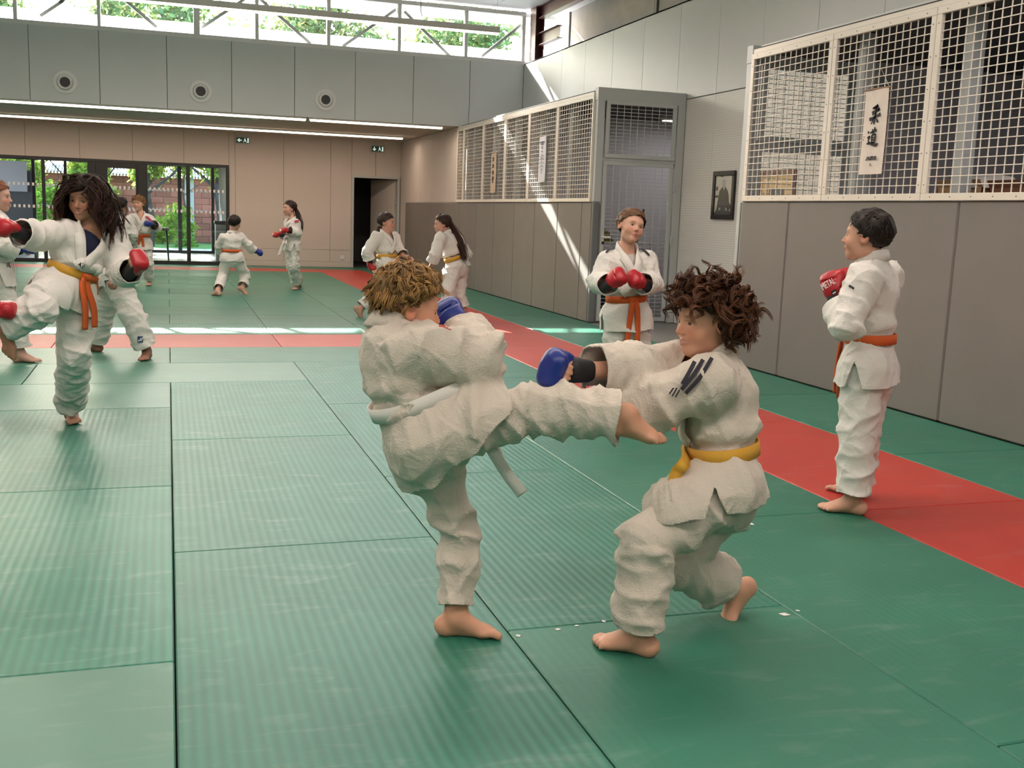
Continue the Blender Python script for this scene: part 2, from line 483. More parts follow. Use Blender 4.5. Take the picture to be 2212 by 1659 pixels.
# store room columns seen through the far mesh
for i, y in enumerate((13.55, 14.75, 15.95, 17.1, 18.3)):
    MB().bbox(5.17, 5.27, y - .02, y + .1, 0.0, 2.79, .004).build('steel_post', M_galv, store)
for i, y in enumerate((7.28, 6.1, 4.9)):
    MB().bbox(5.17, 5.27, y - .05, y + .05, 0.0, 2.79, .004).build('steel_post', M_galv, store)

# fluted niche wall with upper panels
wall_niche = MB().box(6.225, 6.32, 8.5, 12.5, 0, 2.87).build('wall_niche', M_storewall, kind='structure')
for a, b in ((8.5, 9.48), (9.48, 10.53), (10.53, 11.52), (11.52, 12.36)):
    MB().box(6.2, 6.225, a + .002, b - .002, 0.0, 2.80).build('fluted_panel', M_louver, wall_niche)
wall_upper_right = MB().box(6.225, 6.30, -7, 18.83, 2.86, 4.0).build('wall_upper_right', M_gap, kind='structure')
ysU = [18.82, 17.94, 16.84, 15.80, 14.71, 13.64, 12.55, 11.52, 10.53]
while ysU[-1] > -6: ysU.append(ysU[-1] - 1.04)
for a, b in zip(ysU[1:], ysU[:-1]):
    MB().bbox(6.2, 6.228, a + .003, b - .003, 2.812, 4.02, .002).build('wall_panel', M_panel, wall_upper_right)
MB().box(6.2, 7.0, -7, 18.82, 4.0, 4.018).build('ledge', M_panel, wall_upper_right)
wall_top_right = MB().box(7.0, 7.1, -7, 18.9, 4.0, 5.1).build('wall_top_right', M_plaster, kind='structure')
for y in (18.68, 15.0, 11.3):
    MB().box(6.985, 7.0, y - .06, y - .035, 4.0, 5.0).box(6.985, 7.0, y + .035, y + .06, 4.0, 5.0).build('joint_cover', M_gap, wall_top_right)
    MB().box(6.975, 7.0, y - .03, y + .03, 4.0, 5.0).build('joint_cover', M_plaster, wall_top_right)
# oxide-red steel frame in the corner
st = empty('steel_frame', (6.4, 18.5, 4.02), label='oxide red steel portal frame at the top of the wall corner', category='steel beam')
def ibeam(mb, a, b, h, w, up=(0, 0, 1)):
    a, b = Vector(a), Vector(b); u = Vector(up)
    mb.bar(a + u * (h / 2), b + u * (h / 2), w, .012, up); mb.bar(a - u * (h / 2), b - u * (h / 2), w, .012, up); mb.bar(a, b, .008, h, up)
m_ = MB(); m_.box(6.26, 6.275, 18.42, 18.72, 4.02, 4.98).box(6.41, 6.425, 18.42, 18.72, 4.02, 4.98).box(6.275, 6.41, 18.56, 18.57, 4.02, 4.98)
child_at(m_.build('column', M_steel), st)
m_ = MB(); ibeam(m_, (6.36, 18.72, 4.86), (6.36, -6.9, 4.86), .20, .13)
child_at(m_.build('beam', M_steel), st)
m_ = MB(); ibeam(m_, (6.36, 18.5, 4.40), (6.36, 17.42, 4.40), .20, .11)
child_at(m_.build('bracket', M_steel), st)

# mesh door front of the far store (faces the camera) and its twin on the near store
def door_front(n, p, side, lbl, items):
    d = empty('door_%d' % n, (5.55, p, 0), kind='structure', label=lbl)
    m = MB()
    m.bbox(5.005, 5.10, p - .05, p + .05, 1.5 if side < 0 else 0, 2.80, .004); m.bbox(6.09, 6.19, p - .05, p + .05, 0, 2.80, .004)
    m.bbox(5.00, 6.19, p - .052, p + .052, 2.72, 2.875, .004); m.bbox(5.10, 6.09, p - .04, p + .05, 2.0, 2.05, .004)
    child_at(m.build('door_frame', M_galv), d)
    tr = empty('transom', (5.6, p, 2.05)); child_at(tr, d)
    for nm, a, b, z0, z1, nv, nh in (('transom_mesh', 5.12, 6.07, 2.04, 2.73, 9, 14), ('door_leaf', 5.11, 6.06, 0.02, 2.0, 9, 40)):
        t = mesh_panel(nm, None, 'y', p - .03, a, b, z0, z1, .05, M_galv, nv, nh, .0028, screws=False)
        t['label'] = nm
        for c in list(t.children):
            mw = c.matrix_world.copy(); c.parent = None
            c.matrix_parent_inverse = Matrix(); child_at(c, d); c.name = {'frame': 'leaf_frame' if nm == 'door_leaf' else 'transom_frame'}.get(c.name.split('.')[0], 'wire_mesh')
        bpy.data.objects.remove(t)
    bpy.data.objects.remove(tr)
    for z in (1.72, 1.05, .35):
        child_at(MB().lathe((6.075, p - .07, z - .055), (0, 0, 1), [(0, 0), (0, .011), (.05, .011), (.051, .007), (.056, .007), (.057, .011), (.11, .011), (.11, 0)], 12).build('hinge', M_galv, smooth=False), d)
    hd = MB().bbox(5.125, 5.155, p - .075, p - .06, .98, 1.1, .003); hd.bbox(5.105, 5.235, p - .115, p - .095, 1.055, 1.085, .008); hd.bbox(5.13, 5.15, p - .10, p - .06, 1.06, 1.08, .002)
    child_at(hd.build('door_handle', M_white), d)
    child_at(MB().lathe((5.14, p - .085, 1.0), (0, -1, 0), [(-.01, .018), (0, .018), (0, 0)], 14).build('door_lock', M_black), d)
    return d
door_front(1, 12.30, -1, 'grey steel wire mesh door with transom mesh beside the grey pads', True)
door_front(2, 8.70, 1, 'grey steel wire mesh door on the end of the near store', True)

# ------------------------------------------------------------------ far wall (under the low ceiling)
wall_back = MB().box(1.27, 3.93, 24.02, 24.2, 0, 2.95).box(5.0, 5.3, 24.02, 24.2, 0, 2.95).box(-9.2, 1.27, 24.02, 24.2, 2.15, 2.95).box(3.93, 5.0, 24.02, 24.2, 2.06, 2.95).box(-9.2, -5.05, 24.02, 24.2, 0, 2.2).build('wall_back', M_gap, kind='structure')
xs = [1.27, 1.40, 2.43, 3.46, 3.93]
for a, b in zip(xs[:-1], xs[1:]):
    MB().box(a + .003, b - .003, 23.985, 24.02, .385, 2.845).build('wall_panel', M_beige, wall_back)
    MB().box(a + .003, b - .003, 23.985, 24.02, .125, .38).build('wall_panel', M_beige, wall_back)
xs = [-5.85 + 1.032 * i for i in range(8)]
xs = [x for x in xs if x < 1.2] + [1.27]
for a, b in zip(xs[:-1], xs[1:]):
    MB().box(a + .003, b - .003, 23.985, 24.02, 2.15, 2.845).build('wall_panel', M_beige, wall_back)
for a, b in ((3.93, 4.47), (4.47, 5.045)):
    MB().box(a + .003, b - .003, 23.985, 24.02, 2.06, 2.845).build('wall_panel', M_beige, wall_back)
MB().bbox(1.27, 3.93, 23.97, 24.02, 0.0, .12, .004).build('baseboard_back', M_beige, kind='structure')
MB().box(-9.2, 1.27, 23.99, 24.03, -.04, .0).build('trim_1', M_black, kind='structure')
# open door in the far right corner
d3 = empty('door_3', (4.45, 24.0, 0), kind='structure', label='open doorway with pale frame and half open beige door')
m_ = MB(); m_.bbox(3.93, 3.985, 23.96, 24.2, 0, 2.06, .003).bbox(4.975, 5.03, 23.96, 24.2, 0, 2.06, .003).bbox(3.985, 4.975, 23.96, 24.2, 2.01, 2.06, .003)
child_at(m_.build('door_frame', M_galv), d3)
lf = MB(); _a = math.radians(62)
_hx, _hy = 4.97, 24.10
_ex, _ey = _hx - .40, _hy + .82
lf.poly([(_hx, _hy, .01), (_ex, _ey, .01), (_ex, _ey, 2.0), (_hx, _hy, 2.0)], (-.035, -.017, 0))
child_at(lf.build('door_leaf', M_beige), d3)
child_at(MB().lathe((4.955, 24.06, 1.45), (0, 0, 1), [(0, 0), (0, .014), (.10, .014), (.10, 0)], 10).build('hinge', M_galv), d3)
child_at(MB().lathe((4.955, 24.06, .3), (0, 0, 1), [(0, 0), (0, .014), (.10, .014), (.10, 0)], 10).build('hinge', M_galv), d3)
MB().box(3.5, 6.2, 27.0, 27.1, 0, 2.6).box(3.5, 3.6, 24.2, 27, 0, 2.6).box(6.1, 6.2, 24.2, 27, 0, 2.6).box(3.6, 4.35, 26.2, 26.3, 0, 2.6).build('wall_corridor', mat('corridor_grey', (.16, .15, .15), .8), kind='structure')
MB().box(3.5, 6.2, 24.2, 27.1, 2.6, 2.7).build('ceiling_corridor', M_dark, kind='structure')
MB().box(3.5, 6.2, 24.03, 27.1, -.05, 0).build('floor_corridor', M_dark, kind='structure')
so = empty('power_socket', (3.74, 23.98, .22), label='small white power socket on the beige far wall', category='socket')
child_at(MB().bbox(3.695, 3.785, 23.972, 23.986, .175, .265, .004).build('plate', M_white), so)
child_at(MB().lathe((3.74, 23.972, .22), (0, -1, 0), [(0, .026), (.003, .026), (.003, .02), (-.004, .018), (-.004, 0)], 16).build('outlet', M_galv), so)
# low ceiling
MB().box(-9.2, 5.08, 18.87, 24.05, 2.845, 2.94).build('ceiling_low', M_soffit, kind='structure')

def exit_sign(x, z, arrow, lbl):
    t = empty('exit_sign', (x, 23.985, z - .07), label=lbl, category='exit sign')
    mk = mat('sign_green_black', (0.012, 0.05, 0.035), 0.4); mw = mat('sign_white', (0.6, 0.75, 0.7), 0.5, emit=(0.75, 1, 0.9), estr=0.6)
    child_at(MB().bbox(x - .15, x + .15, 23.935, 23.985, z - .075, z + .075, .006).build('housing', M_galv), t)
    child_at(MB().box(x - .135, x + .135, 23.93, 23.936, z - .06, z + .06).build('sign_face', mk), t)
    Y = 23.927
    P = lambda pts: [(x + u, Y, z + v) for u, v in pts]
    if arrow == 'left':
        ar = [(-.12, 0), (-.07, .04), (-.055, .03), (-.075, .010), (-.02, .010), (-.02, -.010), (-.075, -.010), (-.055, -.03), (-.07, -.04)]
    else:
        ar = [(-.075, -.045), (-.115, -.005), (-.10, .008), (-.084, -.006), (-.084, .045), (-.066, .045), (-.066, -.006), (-.05, .008), (-.035, -.005)]
    child_at(MB().poly(P(ar), (0, .003, 0)).build('arrow', mw), t)
    fg = MB()
    fg.lathe((x + .045, Y, z + .038), (0, 1, 0), [(0, 0), (0, .011), (.003, .011)], 12)
    for a, b, w in (((.042, .022), (.05, -.012), .018), ((.05, -.012), (.025, -.022), .010), ((.025, -.022), (.012, -.045), .009), ((.05, -.012), (.072, -.03), .010), ((.072, -.03), (.088, -.045), .009), ((.042, .018), (.018, .004), .008), ((.044, .018), (.066, .0), .008)):
        fg.bar((x + a[0], Y, z + a[1]), (x + b[0], Y, z + b[1]), .004, w, (a[1] - b[1], 0, b[0] - a[0]))
    child_at(fg.build('running_figure', mw), t)
    child_at(MB().box(x + .095, x + .125, Y - .001, Y + .002, z - .05, z + .05).build('door_symbol', mw), t)
exit_sign(1.56, 2.69, 'left', 'green exit sign with left arrow on the beige far wall')
exit_sign(4.50, 2.66, 'down', 'green exit sign with down arrow above the open door')
o = empty('smoke_detector', (1.49, 19.69, 2.845), label='small white detector on the low ceiling', category='detector')
child_at(MB().lathe((1.49, 19.69, 2.845), (0, 0, -1), [(0, .055), (.02, .055), (.035, .04), (.035, 0)], 20).build('body', M_white, smooth=True), o)
child_at(MB().lathe((1.49, 19.69, 2.81), (0, 0, -1), [(0, .015), (.006, .012), (.006, 0)], 10).build('lens', M_galv), o)
def strip(x0, x1, y, lbl):
    t = empty('ceiling_strip_light', ((x0 + x1) / 2, y, 2.82), label=lbl, category='strip light')
    child_at(MB().box(x0, x1, y - .046, y - .040, 2.815, 2.846).box(x0, x1, y + .040, y + .046, 2.815, 2.846).box(x0, x0 + .006, y - .04, y + .04, 2.815, 2.846).box(x1 - .006, x1, y - .04, y + .04, 2.815, 2.846).build('channel', M_white), t)
    child_at(MB().bbox(x0 + .006, x1 - .006, y - .038, y + .038, 2.785, 2.842, .008).build('diffuser', M_led), t)
    area('strip_light_source', ((x0 + x1) / 2, y, 2.78), (0, 0, 0), x1 - x0, .06, STRIP_W * (x1 - x0) / 10, (1.0, 0.79, 0.61), t)
strip(-8.5, 2.30, 18.93, 'long warm ceiling strip light along the vented bulkhead, far run')
strip(2.36, 4.73, 18.93, 'short warm ceiling strip light along the vented bulkhead by the mesh wall')
strip(-8.5, 4.71, 22.25, 'long warm ceiling strip light nearest the glass doors')
o = MB().box(-.6, .1, 21.2, 21.8, 2.838, 2.848).build('ceiling_hatch', M_soffit); tag(o, 'flush square access hatch in the low ceiling', 'hatch')

# ------------------------------------------------------------------ bulkhead wall with vents and clerestory windows
wall_bulkhead = MB().box(-9.2, 6.3, 18.86, 18.98, 2.845, 4.0).build('wall_bulkhead', M_gap, kind='structure')
xs = [-2.06 - 1.035 * i for i in range(7, 0, -1)] + [-2.06, -1.02, .02, 1.05, 2.09, 3.13, 4.16, 5.19, 6.2]
for a, b in zip(xs[:-1], xs[1:]):
    MB().bbox(a + .004, b - .004, 18.83, 18.862, 2.842, 4.0, .002).build('wall_panel', M_panel, wall_bulkhead)
for x, nm in ((-1.54, 'far from the right wall'), (.55, 'in the middle'), (2.62, 'closest to the mesh store'), (-3.63, 'outermost')):
    t = empty('air_nozzle', (x, 18.83, 3.15), label='round white ceiling-height air nozzle on grey bulkhead, ' + nm, category='air vent', group='air nozzles in a row')
    child_at(MB().lathe((x, 18.832, 3.15), (0, -1, 0), [(0, .185), (.012, .185), (.018, .175), (.018, .125), (.004, .12)], 40).build('flange', M_white, smooth=False), t)
    child_at(MB().lathe((x, 18.832, 3.15), (0, -1, 0), [(0, .12), (.035, .118), (.05, .105), (.05, .085), (.03, .078), (-.01, .074)], 40).build('nozzle', M_white, smooth=True), t)
    child_at(MB().lathe((x, 18.822, 3.15), (0, -1, 0), [(0, .08), (.001, 0)], 32).build('throat', M_black), t)
win1 = MB().box(-9.2, 6.22, 18.84, 18.97, 4.0, 4.07).box(-9.2, 6.22, 18.84, 18.97, 4.86, 4.93).build('window_1', M_white, kind='structure')
mx = [(-8.4, .05), (-7.18, .05), (-5.96, .05), (-4.7, .06), (-3.48, .05), (-2.24, .06), (-1.01, .05), (.5, .10), (1.47, .06), (2.67, .06), (3.9, .06), (5.11, .06), (6.19, .06)]
for x, w in mx:
    MB().bbox(x - w / 2, x + w / 2, 18.85, 18.97, 4.07, 4.86, .004).build('mullion', M_white, win1)
for (a, wa), (b, wb) in zip(mx[:-1], mx[1:]):
    MB().box(a + wa / 2, b - wb / 2, 18.905, 18.911, 4.07, 4.86).build('pane', M_glass, win1)
for (a, b) in (((-1.54, 4.44), (-1.89, 4.17)), ((-.85, 4.72), (-.13, 4.15)), ((1.30, 4.74), (.55, 4.18)), ((1.52, 4.76), (2.38, 4.09)), ((3.86, 4.79), (2.93, 4.09)), ((4.01, 4.77), (4.86, 4.07)), ((6.19, 4.74), (5.45, 4.12)), ((-1.2, 4.74), (-1.6, 4.4)), ((-3.4, 4.74), (-2.5, 4.1)), ((-3.6, 4.74), (-4.5, 4.1))):
    mb = MB().bar((a[0], 19.02, a[1]), (b[0], 19.02, b[1]), .05, .045, (0, 1, 0))
    mb.build('diagonal_brace', M_white, win1)
MB().box(-9.2, 6.9, 18.98, 19.87, 4.87, 4.93).build('trim_3', M_white, kind='structure')              # eave over the high windows
rs_ = MB(); rs_.poly([(-9.2, 18.98, 4.09), (6.9, 18.98, 4.09), (6.9, 20.0, 4.42), (-9.2, 20.0, 4.42)], (0, .01, -.05)); rs_.build('roof_slope', M_white, kind='structure')
MB().box(-9.2, 6.9, 18.98, 19.03, 3.25, 4.06).build('trim_5', M_white, kind='structure')              # upstand of the lower roof
MB().box(-9.2, 6.5, 18.98, 30.6, 2.95, 3.25).build('roof_low', M_plaster, kind='structure')
# ceiling, other walls (out of view)
MB().box(-9.2, 7.1, -7.2, 19.0, 4.97, 5.1).build('ceiling', M_ceiling, kind='structure')
for x in (5.6, 4.1, 2.6): MB().box(x - .004, x + .004, -7, 18.84, 4.964, 4.972).build('trim_6', M_galv, kind='structure')
MB().box(-9.3, -9.2, -7.2, 24.2, 0, 5.1).build('wall_left', M_panel, kind='structure')
MB().box(-9.2, 7.1, -7.3, -7.2, 0, 5.1).build('wall_front', M_panel, kind='structure')

# ------------------------------------------------------------------ pendant lamps
def pendant(x0, x1, y, z, lbl, rows=1):
    t = empty('pendant_lamp', ((x0 + x1) / 2, y, z), label=lbl, category='pendant lamp', group='long pendant lamps')
    child_at(MB().bbox(x0, x1, y - .035, y + .035, z, z + .085, .004).build('housing', M_white), t)
    child_at(MB().box(x0 + .01, x1 - .01, y - .032, y + .032, z - .022, z + .001).build('diffuser', M_led), t)
    for i in range(4):
        x = x1 - .04 - i * (x1 - x0 - .1) / 3
        child_at(MB().tube([(x, y, z + .08), (x, y, 4.97)], .0025, 6).build('hanging_wire', M_galv), t)
    x = x1 - 1.16
    child_at(MB().tube([(x, y, 4.97), (x, y, z + .45), (x + .01, y, z + .2), (x + .04, y, z + .085)], .006, 6).build('power_cable', M_black), t)
    area('pendant_light_source', ((x0 + x1) / 2, y, z - .026), (0, 0, 0), x1 - x0, .06, PENDANT_W, (1.0, 0.85, 0.76), t)
    area('added_uplight_source', ((x0 + x1) / 2, y, z + .10), (math.pi, 0, 0), x1 - x0, .05, PENDANT_W * .35, (1.0, 0.92, 0.82), t)  # upward light added to brighten the ceiling and high window frames
pendant(-2.9, 4.55, 15.0, 3.86, 'long white pendant lamp hanging in front of the high windows')
for y in (9.0, 4.6, 0.4, -3.8):
    pendant(-2.9, 4.55, y, 3.86, 'long white pendant lamp over the front mats')
for y in (9.0, 0.4):
    pendant(-8.6, -3.6, y, 3.86, 'long white pendant lamp over the left mats')

# unseen lamps added to brighten the stores
for (x, y) in ((7.45, 14.3), (7.2, 3.6)):
    t = empty('added_store_lamp', (x, y, 2.74), label='plain white lamp added to brighten the %s store' % ('far' if y > 10 else 'near'), category='lamp')
    child_at(MB().bbox(x - .6, x + .6, y - .06, y + .06, 2.74, 2.80, .006).build('housing', M_white), t)
    child_at(MB().box(x - .57, x + .57, y - .05, y + .05, 2.73, 2.742).build('diffuser', M_led), t)
    area('added_store_light', (x, y, 2.72), (0, 0, 0), 1.1, .09, 7 if y > 10 else 42, (.92, .94, 1.0), t)
MB().box(5.16, 8.2, 15.2, 15.3, 0, 2.8).build('wall_store_back', mat('store_wall_pale', (.60, .58, .60), .85), kind='structure')
# ------------------------------------------------------------------ glass doors to the hall, hall, garden
win2 = MB().box(-5.05, 1.27, 23.96, 24.06, 2.09, 2.15).box(-5.05, -1.5, 23.97, 24.05, 0, .07).box(-.46, 1.27, 23.97, 24.05, 0, .07).build('window_2', M_black, kind='structure')
posts = [(-5.02, .06), (-3.7, .06), (-2.43, .065), (-1.5, .16), (-.50, .20), (.42, .08), (1.235, .07)]
for x, w in posts:
    MB().bbox(x - w / 2, x + w / 2, 23.96, 24.06, 0, 2.09, .004).build('post', M_black, win2)
dots_m = mat('white_film', (0.8, 0.8, 0.8), 0.6)
for (a, wa), (b, wb) in zip(posts[:-1], posts[1:]):
    if abs(a + 1.5) < .01: continue
    x0, x1 = a + wa / 2, b - wb / 2
    MB().box(x0, x1, 24.0, 24.008, .07, 2.09).build('pane', M_glass, win2)
    mb = MB()
    x = x0 + .03
    while x < x1 - .04:
        for z in (1.585, 1.135): mb.box(x, x + .04, 23.996, 23.999, z - .03, z + .03)
        x += .09
    mb.build('marker_dots', dots_m, win2, kind='stuff')
d4 = empty('door_4', (-1.0, 24.0, 0), kind='structure', label='black framed glass door in the glazed front')
mb = MB().bbox(-1.42, -1.19, 23.97, 24.05, 0, 2.09, .004).bbox(-.64, -.6, 23.97, 24.05, 0, 2.09, .004).box(-1.19, -.64, 23.97, 24.05, 1.98, 2.09).box(-1.19, -.64, 23.97, 24.05, 0, .1)
child_at(mb.build('leaf_frame', M_black), d4)
child_at(MB().box(-1.19, -.64, 24.0, 24.008, .1, 1.98).build('pane', M_glass), d4)
mb = MB()
for i in range(6):
    for z in (1.585, 1.135): mb.box(-1.15 + i * .09, -1.11 + i * .09, 23.996, 23.999, z - .03, z + .03)
child_at(mb.build('marker_dots', dots_m, kind='stuff'), d4)
child_at(MB().tube([(-.68, 23.96, 1.0), (-.68, 23.92, 1.0), (-.80, 23.92, 1.0)], .009, 8).build('door_handle', M_galv), d4)

hall = MB().box(-9.2, 3.5, 24.06, 31.0, -.09, -.042).build('floor_hall', M_gap, kind='structure')
tm = MB().box(-.297, .297, -.297, .297, -.042, -.004).mesh('hall_tile'); tm.materials.append(M_tile)
for i in range(13):
    for j in range(11):
        o = obj('floor_tile', tm, None, hall); o.location = (-5.5 + .6 * i + .0, 24.38 + .6 * j, 0)
MB().box(1.30, 1.45, 24.2, 29.5, 0, 2.95).build('wall_hall_right', M_darkgrey, kind='structure')
MB().box(-5.4, -3.25, 29.42, 29.62, 0, 1.98).build('wall_hall_left', M_darkgrey, kind='structure')
MB().box(-9.2, 3.5, 24.2, 31.5, 2.85, 2.95).build('ceiling_hall', M_plaster, kind='structure')
win3 = MB().box(-5.4, 1.3, 29.47, 29.55, 2.25, 2.85).box(-3.25, 1.3, 29.47, 29.55, 0, .07).build('window_3', M_black, kind='structure')
p3 = [(-3.22, .08), (-2.47, .07), (-1.6, .16), (.30, .10), (1.14, .08)]
for x, w in p3: MB().bbox(x - w / 2, x + w / 2, 29.47, 29.55, 0, 2.25, .004).build('post', M_black, win3)
for (a, wa), (b, wb) in zip(p3[:-1], p3[1:]):
    MB().box(a + wa / 2, b - wb / 2, 29.5, 29.508, .07, 2.25).build('pane', M_glass, win3)
    mb = MB(); x = a + wa / 2 + .03
    while x < b - wb / 2 - .04:
        for z in (1.62, 1.13): mb.box(x, x + .045, 29.494, 29.498, z - .03, z + .03)
        x += .1
    mb.build('marker_dots', dots_m, win3, kind='stuff')
# table and waste bin in the hall
def table(x0, x1, y0, y1, h, lbl):
    t = empty('hall_table', ((x0 + x1) / 2, (y0 + y1) / 2, 0), label=lbl, category='table')
    child_at(MB().bbox(x0, x1, y0, y1, h - .05, h, .006).build('table_top', mat('dark_wood', (.06, .045, .04), .4)), t)
    for x in (x0 + .06, x1 - .06):
        for y in (y0 + .06, y1 - .06):
            child_at(MB().tube([(x, y, h - .05), (x + (.04 if x > (x0 + x1) / 2 else -.04), y, 0)], [.024, .018], 8).build('leg', M_black), t)
table(-1.1, .02, 25.0, 25.7, .74, 'dark table in the glazed hall behind the glass doors')
o = MB()
for i in range(3): o.box(-.35, -.12, 25.25 - .002 * i, 25.55, .741 + i * .012, .751 + i * .012)
o = o.build('paper_stack', M_white); tag(o, 'small stack of papers on the dark hall table', 'papers')
t = empty('waste_bin', (1.18, 25.5, 0), label='grey metal bin against the slate hall wall', category='bin')
child_at(MB().bbox(1.03, 1.28, 25.3, 25.75, 0, .86, .01).build('body', M_galv), t)
child_at(MB().bbox(1.01, 1.29, 25.28, 25.77, .86, .93, .01).build('lid', M_black), t)
t = empty('hall_bench', (-2.6, 24.8, 0), label='dark slatted bench in the hall low behind the glass', category='bench')
for i in range(4):
    child_at(MB().bbox(-3.3, -1.75, 24.6 + i * .1, 24.68 + i * .1, .42, .45, .004).build('seat_slat', M_darkgrey), t)
for x in (-3.2, -2.7, -2.3, -1.85): child_at(MB().bbox(x - .02, x + .02, 24.6, 24.98, 0, .42, .003).build('leg', M_darkgrey), t)
wb = MB().bbox(-5.0, -3.35, 29.36, 29.40, 1.45, 2.2, .006).build('pale_panel', mat('lavender_panel', (.62, .62, .72), .4)); tag(wb, 'pale panel on the slate wall seen through the glass', 'board')  # plain lavender slab in front of the slate wall

# garden
M_grass = mat('lawn', (0.10, 0.24, 0.045), 0.9, noise=0.35, nscale=6)
M_path = mat('garden_path', (0.36, 0.36, 0.38), 0.8, noise=0.08, nscale=5)
MB().box(-40, 40, 31.0, 33.6, -.1, -.045).build('ground_path', M_path, kind='structure')
MB().box(-40, 40, 33.6, 90, -.1, -.04).build('ground_lawn', M_grass, kind='structure')
brickwall = MB().box(-12, 12, 38.06, 38.3, -.05, 2.15).build('wall_garden', mat('mortar', (.42, .36, .32), .9), kind='structure')
M_brick = mat('brick_red', (0.34, 0.105, 0.07), 0.85, rnd=0.25, noise=0.15, nscale=20)
bm_ = MB().bbox(-.245, .245, 0, .08, 0, .205, .006).mesh('brick'); bm_.materials.append(M_brick)
for r in range(10):
    for i in range(17):
        x = -4.4 + i * .5 + (.25 if r % 2 else 0)
        if x > 2.8: continue
        o = obj('brick', bm_, None, brickwall); o.location = (x, 38.0, .0 + r * .215)
MB().bbox(.55, .85, 37.94, 38.06, 0, 2.2, .01).build('pier', mat('concrete_pier', (.4, .4, .38), .8), brickwall)
mb = MB()
for i in range(80):
    x = -4.6 + i * .1
    mb.tube([(x, 37.75, 2.17), (x, 38.5, 2.42)], .04, 6)
mb.build('corrugated_coping', mat('fibre_cement', (.30, .27, .25), .9), brickwall, kind='stuff')

M_leafm = bpy.data.materials.new('leaf_green'); M_leafm.use_nodes = True
def _leafmat():
    nt = M_leafm.node_tree; N, L = nt.nodes, nt.links
    N.clear()
    o = N.new('ShaderNodeOutputMaterial'); d = N.new('ShaderNodeBsdfDiffuse'); t = N.new('ShaderNodeBsdfTranslucent'); mx = N.new('ShaderNodeMixShader')
    a = N.new('ShaderNodeAttribute'); a.attribute_name = 'Col'
    hs = N.new('ShaderNodeHueSaturation'); hs.inputs['Value'].default_value = 1.5; hs.inputs['Hue'].default_value = .485
    L.new(a.outputs['Color'], d.inputs[0]); L.new(a.outputs['Color'], hs.inputs['Color']); L.new(hs.outputs[0], t.inputs[0])
    mx.inputs[0].default_value = .5
    L.new(d.outputs[0], mx.inputs[1]); L.new(t.outputs[0], mx.inputs[2]); L.new(mx.outputs[0], o.inputs[0])
_leafmat()
M_bark = mat('bark', (0.055, 0.045, 0.035), 0.95, noise=0.5, nscale=10, bump=.6, bscale=25)
def set_col(me, cols):
    at = me.color_attributes.new('Col', 'FLOAT_COLOR', 'POINT')
    a = np.ones((len(me.vertices), 4), np.float32); a[:, :3] = cols
    at.data.foreach_set('color', a.ravel())
def np_mesh(name, V, Fq, smooth=True):
    me = bpy.data.meshes.new(name)
    V = np.ascontiguousarray(V, np.float32); Fq = np.ascontiguousarray(Fq, np.int32)
    n = Fq.shape[1]
    me.vertices.add(len(V)); me.vertices.foreach_set('co', V.ravel())
    me.loops.add(Fq.size); me.loops.foreach_set('vertex_index', Fq.ravel())
    me.polygons.add(len(Fq)); me.polygons.foreach_set('loop_start', np.arange(0, Fq.size, n, dtype=np.int32))
    if smooth: me.polygons.foreach_set('use_smooth', np.ones(len(Fq), bool))
    me.update(calc_edges=True); me.validate()
    return me
def leaf_cloud(name, n, rx, ry, rz, size, seed, base=(0.09, 0.22, 0.05), clumps=40):
    rg = np.random.default_rng(seed)
    cc = rg.normal(size=(clumps, 3)); cc /= np.linalg.norm(cc, axis=1)[:, None]; cc *= rg.uniform(.35, 1, (clumps, 1)) ** .5
    c = cc[rg.integers(0, clumps, n)] + rg.normal(size=(n, 3)) * .17
    c *= (rx, ry, rz)
    u = rg.normal(size=(n, 3)); u /= np.linalg.norm(u, axis=1)[:, None]
    w = np.cross(u, rg.normal(size=(n, 3))); w /= np.linalg.norm(w, axis=1)[:, None]
    s = size * rg.uniform(.6, 1.3, (n, 1))
    V = np.stack([c - u * s, c + w * s * .45, c + u * s, c - w * s * .45], 1).reshape(-1, 3)
    Fq = np.arange(4 * n).reshape(n, 4)
    me = np_mesh(name, V, Fq, False)
    col = np.array(base)[None] * rg.uniform(.55, 1.5, (n, 1)) * np.stack([rg.uniform(.8, 1.5, n), np.ones(n), rg.uniform(.6, 1.1, n)], 1)
    set_col(me, np.repeat(col, 4, 0)); me.materials.append(M_leafm)
    return me
crown = [leaf_cloud('crown_a', 7000, 2.75, 2.0, 2.7, .17, 1, (.13, .19, .10)), leaf_cloud('crown_b', 7000, 2.7, 2.2, 2.9, .16, 2, (.11, .175, .09)), leaf_cloud('crown_c', 3000, .72, .6, .95, .10, 3, (.22, .33, .07), 24)]
def tree(x, y, h, k, s, lbl, trunk=.16, group='garden trees'):
    t = empty('garden_tree', (x, y, -.04), label=lbl, category='tree', group=group)
    c = obj('foliage', crown[k], None, t, kind='stuff'); c.location = (0, 0, h); c.scale = (s, s, s); c.rotation_euler.z = x * 1.7
    MB().tube([(0, 0, 0), (.05, 0, h * .3), (-.08, .05, h * .6), (.05, 0, h)], [trunk, trunk * .8, trunk * .65, trunk * .3], 9).build('trunk', M_bark, t)
    for i in range(4):
        a = i * 1.6 + x
        MB().tube([(-.06, .03, h * .55 + .2 * i), (math.cos(a) * .8, math.sin(a) * .8, h * .75 + .25 * i), (math.cos(a) * 1.5, math.sin(a) * 1.5, h + .3 * i)], [trunk * .4, trunk * .25, .02], 6).build('branch', M_bark, t)
i = 0
TL_ = ('rounded crown over the far left corner', 'behind the glass door', 'behind the concrete pier', 'behind the right end of the garden wall', 'beyond the end of the garden wall', 'outermost of the row')
